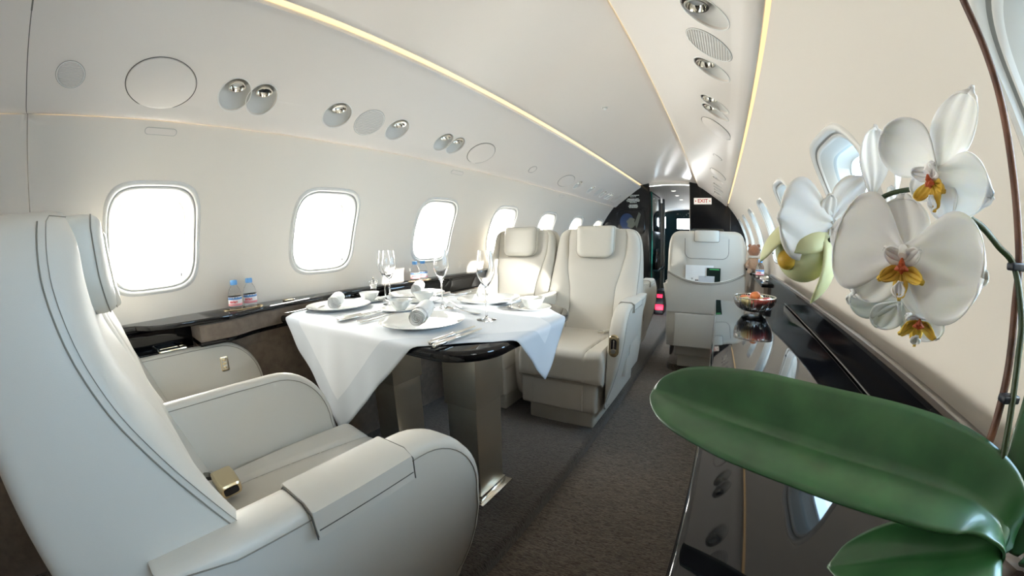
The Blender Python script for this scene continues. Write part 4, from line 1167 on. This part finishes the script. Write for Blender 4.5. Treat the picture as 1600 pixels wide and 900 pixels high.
b.bm(bm, 'plush_tan', Matrix.Translation((0, 0, .064)))
for s_ in (-1, 1):
    b.tube([(s_ * .035, -.01, .09), (s_ * .055, -.03, .06), (s_ * .045, -.045, .045)], [.014, .015, .013], 'plush_tan', 10)
    b.tube([(s_ * .025, -.02, .02), (s_ * .035, -.06, .017), (s_ * .037, -.08, .022)], [.018, .017, .017], 'plush_tan', 10)
b.build('body', t)
b = MB(); b.lathe([(.030, .112), (.045, .116), (.046, .122), (.030, .130)], 'white', 28); b.build('collar', t)

# ------------------------------------------------------------------ fruit bowl
t = thing('fruit_bowl', 'ribbed clear glass bowl of fruit on the black sideboard', 'bowl', (.798, 1.47, .798))
b = MB(); n = 96
def rib(k, a=.0016): return a * (1 if k % 2 else -1)
prof_o = [(.030, .0), (.045, .003), (.062, .012), (.074, .026), (.079, .042), (.079, .052)]
prof_i = [(.0765, .052), (.0765, .042), (.0715, .0275), (.060, .0145), (.044, .0065), (.0001, .0045)]
R = []
for i, (r, z) in enumerate(prof_o): R.append([((r + rib(k) * (1 if 0 < i < 5 else 0)) * cos(2 * pi * k / n), (r + rib(k) * (1 if 0 < i < 5 else 0)) * sin(2 * pi * k / n), z) for k in range(n)])
for r, z in prof_i: R.append([(r * cos(2 * pi * k / n), r * sin(2 * pi * k / n), z) for k in range(n)])
b.rings(R, 'glass', True, True, True); b.build('glass_bowl', t, smooth=30)
b = MB(); b.tube([(.0785 * cos(2 * pi * k / 48), .0785 * sin(2 * pi * k / 48), .0525) for k in range(48)], .002, 'chrome', 8, closed=True); b.build('rim', t)
def fruit(x, y, z, r, m, stem, name, label):
    b = MB(); P = []
    for k in range(17):
        a = -pi / 2 + pi * k / 16; rr = r * cos(a) * (1 + .05 * sin(a)); zz = r * .9 * sin(a)
        if a > 1.0: zz -= (a - 1.0) * r * .28
        P.append((max(rr, .0001), zz))
    b.lathe(P, m, 24); o = b.build(name); o.location = (x, y, z); o.rotation_euler = (random.uniform(-.3, .3), random.uniform(-.3, .3), 0)
    if stem: s_ = MB(); s_.tube([(0, 0, r * .62), (.001, 0, r * .8), (.004, 0, r * 1.05)], .0011, 'bark', 6); s_.build('stem', o)
    tag(o, label, 'fruit', 'fruit in the glass bowl')
fx, fy, fz = .798, 1.47, .798
fruit(fx - .040, fy - .022, fz + .033, .024, 'apple_green', False, 'apple', 'yellow-green fruit at the front edge of the bowl, aisle side')
fruit(fx + .010, fy - .046, fz + .033, .023, 'apple_red', True, 'apple', 'red fruit at the front of the bowl')
fruit(fx + .045, fy - .008, fz + .034, .0235, 'apple_red', True, 'apple', 'red fruit at the window side of the bowl')
fruit(fx - .035, fy + .030, fz + .034, .0235, 'peach', False, 'peach', 'orange fruit at the back of the bowl, aisle side')
fruit(fx + .018, fy + .044, fz + .035, .0225, 'apple_green', True, 'apple', 'yellow fruit at the back of the bowl, window side')
fruit(fx + .000, fy + .000, fz + .054, .020, 'peach', True, 'peach', 'orange-red fruit on top in the middle of the bowl')

# added unseen block outside, stopping sun at the nearest and aft orchid-side windows
b = MB(); b.box(-.30, .30, -.02, 3.2, -1.6, 4.6, 'seal', .02); o = struct(b.build('hangar_column', smooth=0)); o.location = (3.2, -3.12, 0)

# ------------------------------------------------------------------ orchid
orch = thing('potted_orchid', 'white orchid in bloom with broad green leaves, standing on the sideboard nearest the camera', 'orchid', (.893, .213, .797))
OO = Vector((.893, .213, .797)); CAMP = Vector((CAMX, 0, EYE))
def rel(p): return Vector(p) - OO
b = MB(); b.lathe([(.0001, 0), (.034, 0), (.036, .003), (.044, .066), (.046, .070), (.043, .071), (.040, .058), (.0001, .056)], 'ceramic', 40); b.build('pot', orch)
b = MB(); b.lathe([(.040, .058), (.02, .062), (.0001, .063)], 'bark', 24); b.build('potting_bark', orch)
def spline(P, n):
    P = [Vector(p) for p in P]; out = []
    Q = [P[0] * 2 - P[1]] + P + [P[-1] * 2 - P[-2]]
    for i in range(1, len(Q) - 2):
        for k in range(n):
            t = k / n; a, b_, c_, d = Q[i - 1], Q[i], Q[i + 1], Q[i + 2]
            out.append(.5 * ((2 * b_) + (-a + c_) * t + (2 * a - 5 * b_ + 4 * c_ - d) * t * t + (-a + 3 * b_ - 3 * c_ + d) * t ** 3))
    out.append(P[-1]); return out
stake = [(.8575, .2733, 1.2545), (.8614, .277, 1.2349), (.871, .2789, 1.1954), (.875, .2777, 1.1615), (.8778, .2766, 1.1162), (.8806, .2747, 1.0727), (.8796, .2698, 1.0441), (.8769, .2663, 1.0174), (.8738, .2578, .9759), (.8687, .2503, .9425), (.8626, .2421, .9099), (.868, .232, .880), (.880, .222, .858)]
b = MB(); b.tube([rel(p) for p in spline([(.846, .270, 1.30)] + stake, 5)], .0031, 'stake', 10)
for zc in (1.125, 1.205): pass
b.build('support_stake', orch)
spike = [(.8103, .2684, 1.084), (.8247, .2663, 1.0746), (.8419, .2671, 1.0676), (.8608, .2723, 1.0564), (.8745, .2692, 1.0438), (.8770, .257, 1.0097), (.8745, .2507, .9866), (.8725, .2424, .9549), (.8720, .2300, .9102), (.882, .2200, .868)]
b = MB(); b.tube([rel(p) for p in spline(spike, 6)], .0024, 'spike', 10)
b.tube([rel(p) for p in spline([(.8103, .2684, 1.084), (.800, .276, 1.090), (.7811, .2950, 1.088), (.760, .300, 1.075), (.7379, .3030, 1.055), (.726, .3080, 1.046)], 6)], .0018, 'spike', 8)
b.build('flower_spike', orch)
for c_ in ((.8783, .2705, 1.0439), (.8725, .2485, .9603)):
    b = MB(); b.box(-.0075, .0075, -.005, .004, -.0028, .0028, 'clip', .0015); o = b.build('plant_clip', orch, mtx=Matrix.Translation(rel(c_)))
b = MB(); b.tube([rel(p) for p in spline([(.866, .270, 1.16), (.8755, .2780, 1.163)], 3)], .0040, 'clip', 8) if 0 else None
# leaves
def leaf(pts, widths, side_dir, fold, name='leaf', m='leaf'):
    C_ = spline(pts, 14); n = len(C_) - 1; V = []; nv = 16
    def wd(t):
        return lerp(widths, t)
    b = MB(); G = []
    for i, p in enumerate(C_):
        t = i / n; tg = (C_[min(i + 1, n)] - C_[max(i - 1, 0)]).normalized(); sd = Vector(side_dir); sd = (sd - tg * sd.dot(tg)).normalized(); up = sd.cross(tg)
        if up.z < 0: up = -up
        w = wd(t); row = []
        for j in range(nv + 1):
            s_ = j / nv * 2 - 1
            lift = fold * w * (abs(s_) ** 1.1) - .16 * w * abs(s_) ** 3
            row.append(rel(p + sd * s_ * w + up * lift))
        G.append(row)
    for i in range(n): b.rings([G[i], G[i + 1]], m, closed=False)
    o = b.build(name, orch, smooth=80); md = o.modifiers.new('s', 'SOLIDIFY'); md.thickness = .0022; md.offset = -1
    return o
L1 = [(.8790, .2000, .872), (.8711, .2062, .8900), (.8588, .2258, .897), (.825, .2571, .8958), (.7635, .3034, .8888), (.6987, .3407, .8862), (.6348, .3692, .888), (.5928, .3867, .8921)]
leaf(L1, [(0, .009), (.06, .013), (.14, .018), (.26, .029), (.40, .040), (.55, .0455), (.7, .046), (.82, .040), (.90, .032), (.96, .021), (.99, .011), (1, .003)], (.30, .50, .50), .60)
L2 = [(.8800, .2000, .868), (.868, .197, .880), (.8469, .2070, .868), (.8111, .2257, .8480), (.7689, .2405, .8230)]
leaf(L2, [(0, .009), (.10, .018), (.35, .030), (.6, .032), (.8, .027), (.93, .017), (1, .001)], (.35, .60, .40), .35)
L3 = [(.8900, .2080, .868), (.8960, .2150, .900), (.915, .2350, .955), (.945, .270, 1.000), (.975, .315, 1.005)]
leaf(L3, [(0, .009), (.15, .020), (.4, .030), (.7, .028), (.9, .017), (1, .001)], (.70, -.60, .1), .2)
L4 = [(.9000, .2000, .868), (.915, .178, .885), (.945, .130, .895), (.965, .075, .885)]
leaf(L4, [(0, .009), (.2, .022), (.5, .032), (.8, .026), (1, .001)], (.8, .5, .0), .2)

def petal(fl, c, n_, up_, ang, L_, w, curl=.0, cup=.15, twist=0, m='petal', name='petal', off=0, tipw=.0, lift0=0, shape=.5):
    """c centre, n_ flower normal (towards viewer), up_ up in the flower plane, ang direction in degrees"""
    n_ = Vector(n_).normalized(); up_ = Vector(up_); up_ = (up_ - n_ * up_.dot(n_)).normalized(); rt = up_.cross(n_).normalized()
    a = radians(ang); d = rt * cos(a) + up_ * sin(a); s_ = d.cross(n_).normalized()
    b = MB(); nu, nv = 16, 16; G = []
    for i in range(nu + 1):
        t = i / nu
        t = 1 - (1 - t) ** 1.5; pk = .50 + (shape - .5) * .6
        ww = w * (sqrt(max(0, 1 - ((t - pk) / (1 - pk)) ** 2)) ** .9 if t > pk else .20 + .80 * sin(pi / 2 * t / pk) ** 1.3)
        ww = max(ww, .0003)
        row = []
        for j in range(nv + 1):
            q = j / nv * 2 - 1
            x = q * ww * .5; h = lift0 + curl * t * t * L_ + cup * w * (q * q) * (.3 + t * .5) + .0007 * sin(q * 9 + t * 5) + off
            rr = t * L_ * (1 - .10 * q * q * t)
            v = Vector(c) + d * rr + s_ * (x + twist * t * q * .0) + n_ * (h + twist * q * ww * .5)
            row.append(rel(v))
        G.append(row)
    for i in range(nu): b.rings([G[i], G[i + 1]], m, closed=False)
    o = b.build(name, fl, smooth=80); md = o.modifiers.new('s', 'SOLIDIFY'); md.thickness = .0009
    return o
def lip(fl, c, n_, up_, s=1.0):
    n_ = Vector(n_).normalized(); up_ = Vector(up_); up_ = (up_ - n_ * up_.dot(n_)).normalized(); rt = up_.cross(n_).normalized(); c = Vector(c)
    def W_(x, y, z): return rel(c + rt * x * s + up_ * y * s + n_ * z * s)
    # column
    b = MB(); b.tube([W_(0, .006, .000), W_(0, .0045, .004), W_(0, .0015, .008)], [.0028 * s, .0030 * s, .0024 * s], 'petal', 10); b.build('column', fl)
    cc = c + n_ * .003 * s - up_ * .002 * s
    for ang in (35, 145): petal(fl, cc, n_, up_, ang, .0130 * s, .0095 * s, curl=.55, cup=.25, name='side_lobe')
    for ang in (-28, 208): petal(fl, cc - up_ * .003 * s, n_, up_, ang, .0150 * s, .0085 * s, curl=.45, cup=.25, name='side_lobe', m='lip_yellow')
    petal(fl, cc - up_ * .004 * s + n_ * .002 * s, n_, up_, 270, .0160 * s, .0090 * s, curl=.25, cup=-.3, name='mid_lobe', m='lip_yellow')
    petal(fl, cc - up_ * .010 * s + n_ * .006 * s, n_, up_, 262, .0085 * s, .0075 * s, curl=-.2, cup=.3, name='mid_lobe')
    b = MB()
    for a, l in ((90, .0050), (200, .0042), (-20, .0042), (270, .0035)):
        e = W_(l * cos(radians(a)), -.0045 + l * sin(radians(a)), .0075); o0 = W_(0, -.0045, .0065)
        b.tube([o0, (o0 + e) * .5 + n_ * .0012 * s, e], [.0024 * s, .0018 * s, .0006 * s], 'lip_red', 8)
    b.build('throat', fl)
def flower(label=None):
    o = bpy.data.objects.new('flower', None); COL.objects.link(o); o.parent = orch; o.empty_display_size = .02
    return o
# main bloom facing the camera
c1 = Vector((.7656, .2435, 1.0457)); n1 = (-.46, -.88, .06); up = (.02, .05, 1)
f1 = flower()
petal(f1, c1, n1, up, 88, .038, .034, curl=-.08, cup=.10, off=-.0025)
petal(f1, c1, n1, up, 222, .040, .030, curl=-.10, cup=.10, off=-.0030)
petal(f1, c1, n1, up, 308, .046, .028, curl=-.12, cup=.10, off=-.0030)
petal(f1, c1, n1, up, 163, .049, .062, curl=-.10, cup=.06, off=.0, shape=.62)
petal(f1, c1, n1, up, -10, .054, .064, curl=.02, cup=.06, off=.0008, shape=.62)
lip(f1, c1 + Vector((.0005, -.001, -.002)), n1, up, 1.05)
# upper bloom, seen from its side
c2 = Vector((.7990, .2562, 1.0986)); n2 = (-.93, -.32, -.22); f2 = flower()
petal(f2, c2, n2, (0, .1, 1), 52, .054, .032, curl=-.35, cup=.16, off=-.002)
petal(f2, c2, n2, (0, .1, 1), 125, .044, .044, curl=.30, cup=.20, shape=.6)
petal(f2, c2, n2, (0, .1, 1), -38, .038, .044, curl=-.35, cup=.14, shape=.6)
petal(f2, c2, n2, (0, .1, 1), 262, .032, .026, curl=.05, cup=.1, off=-.002)
petal(f2, c2, n2, (0, .1, 1), 205, .024, .022, curl=.35, cup=.1, off=-.002)
lip(f2, c2 + Vector((-.004, -.003, -.002)), n2, (0, .1, 1), 1.0)
# bloom behind the main one on its left, seen from the back
c3 = Vector((.7379, .3069, 1.0673)); n3 = (-.35, .90, .10); f3 = flower()
petal(f3, c3, n3, (0, .1, 1), -2, .050, .060, curl=-.05, cup=.08, shape=.62)
petal(f3, c3, n3, (0, .1, 1), 128, .046, .030, curl=-.1, cup=.12)
petal(f3, c3, n3, (0, .1, 1), 75, .020, .020, curl=-.1, cup=.1)
petal(f3, c3, n3, (0, .1, 1), 230, .030, .026, curl=-.1, cup=.1)
# bloom at the back, petals upright
c4 = Vector((.7811, .2993, 1.0932)); n4 = (.80, -.60, .10); f4 = flower()
petal(f4, c4 + Vector((-.012, .004, -.006)), (.1, -.95, .0), (0, 0, 1), 84, .052, .026, curl=.05, cup=.12)
petal(f4, c4 + Vector((.006, .0, -.004)), (.75, -.62, .0), (0, 0, 1), 66, .058, .020, curl=.10, cup=.12)
petal(f4, c4, (.2, -.9, .0), (0, 0, 1), -60, .030, .026, curl=-.2, cup=.12)
# lower bloom hanging behind the main one
c5 = Vector((.7820, .2720, 1.0165)); n5 = (-.30, -.60, -.74); f5 = flower()
petal(f5, c5, n5, (0, -.5, .5), 200, .040, .040, curl=.08, cup=.10, shape=.6)
petal(f5, c5, n5, (0, -.5, .5), 330, .046, .034, curl=.10, cup=.10, shape=.6)
petal(f5, c5, n5, (0, -.5, .5), 260, .036, .026, curl=.1, cup=.10)
lip(f5, Vector((.7880, .2540, 1.0120)), (-.3, -.75, -.5), (0, 0, 1), .95)
# half-open greenish bud
f6 = bpy.data.objects.new('flower_bud', None); COL.objects.link(f6); f6.parent = orch; f6.empty_display_size = .02
cb = Vector((.7190, .3215, 1.0440)); nb = (-.50, -.62, -.60)
bm = bmesh.new(); bmesh.ops.create_icosphere(bm, subdivisions=4, radius=.0225)
for v in bm.verts: v.co.z *= 1.08
b = MB(); b.bm(bm, 'petal_green', Matrix.Translation(rel(cb))); b.build('bud_core', f6, smooth=80)
def sepal(axis, side_, r0, span, width, flare):
    """a pointed sepal hugging a ball, from the stalk at the top towards the open mouth"""
    axis = Vector(axis).normalized(); side_ = Vector(side_); side_ = (side_ - axis * side_.dot(axis)).normalized(); w_ = axis.cross(side_)
    b = MB(); G = []
    for i in range(19):
        t = i / 18; row = []
        wv = width * sin(pi * min(1, .08 + .92 * t)) ** .6
        if i == 18: wv = .02
        for j in range(11):
            q = (j / 10 * 2 - 1) * wv; a = t * span
            rr = r0 + flare * t ** 3 + .0015 * (1 - (j / 5 - 1) ** 2)
            d = (axis * cos(a) + side_ * sin(a)) * cos(q) + w_ * sin(q)
            row.append(rel(cb + d * rr))
        G.append(row)
    for i in range(18): b.rings([G[i], G[i + 1]], 'petal_green', closed=False)
    o = b.build('petal', f6, smooth=80); md = o.modifiers.new('s', 'SOLIDIFY'); md.thickness = .0009
ax = (.35, -.05, .75)
sepal(ax, (-.35, -.85, .1), .0240, 1.75, .85, .002)
sepal(ax, (.80, -.58, -.1), .0240, 2.45, .55, .016)
sepal(ax, (-.9, -.15, -.2), .0242, 2.25, .60, .012)
sepal(ax, (.1, .9, .0), .0238, 2.2, .9, .004)
b = MB(); bm = bmesh.new(); bmesh.ops.create_icosphere(bm, subdivisions=3, radius=.0080)
b.bm(bm, 'lip_yellow', Matrix.Translation(rel(cb + Vector((-.0150, -.0125, -.0065))))); b.build('throat', f6)
b = MB(); b.tube([rel(p) for p in spline([(.7300, .3080, 1.050), (.7270, .3120, 1.056), (.7235, .3170, 1.054)], 5)], .0016, 'petal_green', 8); b.build('flower_stalk', f6)
WORLD, SUN, EXPO = 10.5, 3.6, 1.63
# camera
cd = bpy.data.cameras.new('camera'); cam = bpy.data.objects.new('camera', cd); COL.objects.link(cam)
SC.camera = cam; cd.type = 'PANO'; cd.sensor_width = 36; cd.sensor_height = 20.25; cd.clip_start = .02; cd.clip_end = 100
cy = cd.cycles if hasattr(cd, 'cycles') else cd
cy.panorama_type = 'FISHEYE_LENS_POLYNOMIAL'
cy.fisheye_fov = radians(175)
S = -1
cy.fisheye_polynomial_k0 = 0.0
cy.fisheye_polynomial_k1 = S * 7.54297060e-02
cy.fisheye_polynomial_k2 = S * 2.14889381e-05
cy.fisheye_polynomial_k3 = S * -2.42408941e-05
cy.fisheye_polynomial_k4 = S * 3.06328552e-07
yaw, pitch, roll = .5379, .1294, -.0155
f = Vector((-sin(yaw) * cos(pitch), cos(yaw) * cos(pitch), -sin(pitch)))
r = Vector((cos(yaw), sin(yaw), 0)); u = r.cross(f)
r2 = r * cos(roll) + u * sin(roll); u2 = -r * sin(roll) + u * cos(roll)
cam.matrix_world = Matrix(((r2.x, u2.x, -f.x, CAMX), (r2.y, u2.y, -f.y, 0), (r2.z, u2.z, -f.z, EYE), (0, 0, 0, 1)))
# world: bright overcast on the window side, a shadier apron on the other
w = bpy.data.worlds.new('world'); SC.world = w; w.use_nodes = True
N = w.node_tree.nodes; L = w.node_tree.links; bg = N['Background']
tc = N.new('ShaderNodeTexCoord'); sx = N.new('ShaderNodeSeparateXYZ'); L.new(tc.outputs['Generated'], sx.inputs[0])
rp = N.new('ShaderNodeValToRGB'); rp.color_ramp.elements[0].position = .35; rp.color_ramp.elements[1].position = .65
rp.color_ramp.elements[0].color = (1, .965, .91, 1); rp.color_ramp.elements[1].color = (.31, .47, .64, 1)
mr = N.new('ShaderNodeMapRange'); mr.inputs[1].default_value = -1; mr.inputs[2].default_value = 1
L.new(sx.outputs['X'], mr.inputs[0]); L.new(mr.outputs[0], rp.inputs['Fac']); L.new(rp.outputs['Color'], bg.inputs['Color'])
bg.inputs['Strength'].default_value = WORLD
# sun through the orchid-side windows
sd = bpy.data.lights.new('sun', 'SUN'); so = bpy.data.objects.new('sun', sd); COL.objects.link(so)
sd.energy = SUN; sd.angle = radians(.8); sd.color = (1, .95, .88)
so.rotation_euler = Vector((-1, .25, -.185)).to_track_quat('-Z', 'Y').to_euler()
# window portals for the sky light
for side in (-1, 1):
    for k, yc in WIN:
        ld = bpy.data.lights.new('sky_portal', 'AREA'); lo = bpy.data.objects.new('sky_portal', ld); COL.objects.link(lo)
        ld.shape = 'RECTANGLE'; ld.size = .36; ld.size_y = .38; ld.energy = 1; ld.cycles.is_portal = True
        lo.location = (side * (W(HW) + .095), yc, EYE + HW)
        lo.rotation_euler = Vector((-side, 0, 0)).to_track_quat('-Z', 'Z').to_euler()
SC.view_settings.view_transform = 'Standard'; SC.view_settings.look = 'None'; SC.view_settings.gamma = 1
SC.view_settings.use_curve_mapping = False; SC.view_settings.exposure = EXPO
SC.cycles.use_denoising = True
SC.cycles.max_bounces = 14; SC.cycles.diffuse_bounces = 7; SC.cycles.glossy_bounces = 5; SC.cycles.transmission_bounces = 12; SC.cycles.transparent_max_bounces = 12
SC.cycles.caustics_reflective = False; SC.cycles.caustics_refractive = False
SC.cycles.sample_clamp_indirect = 8
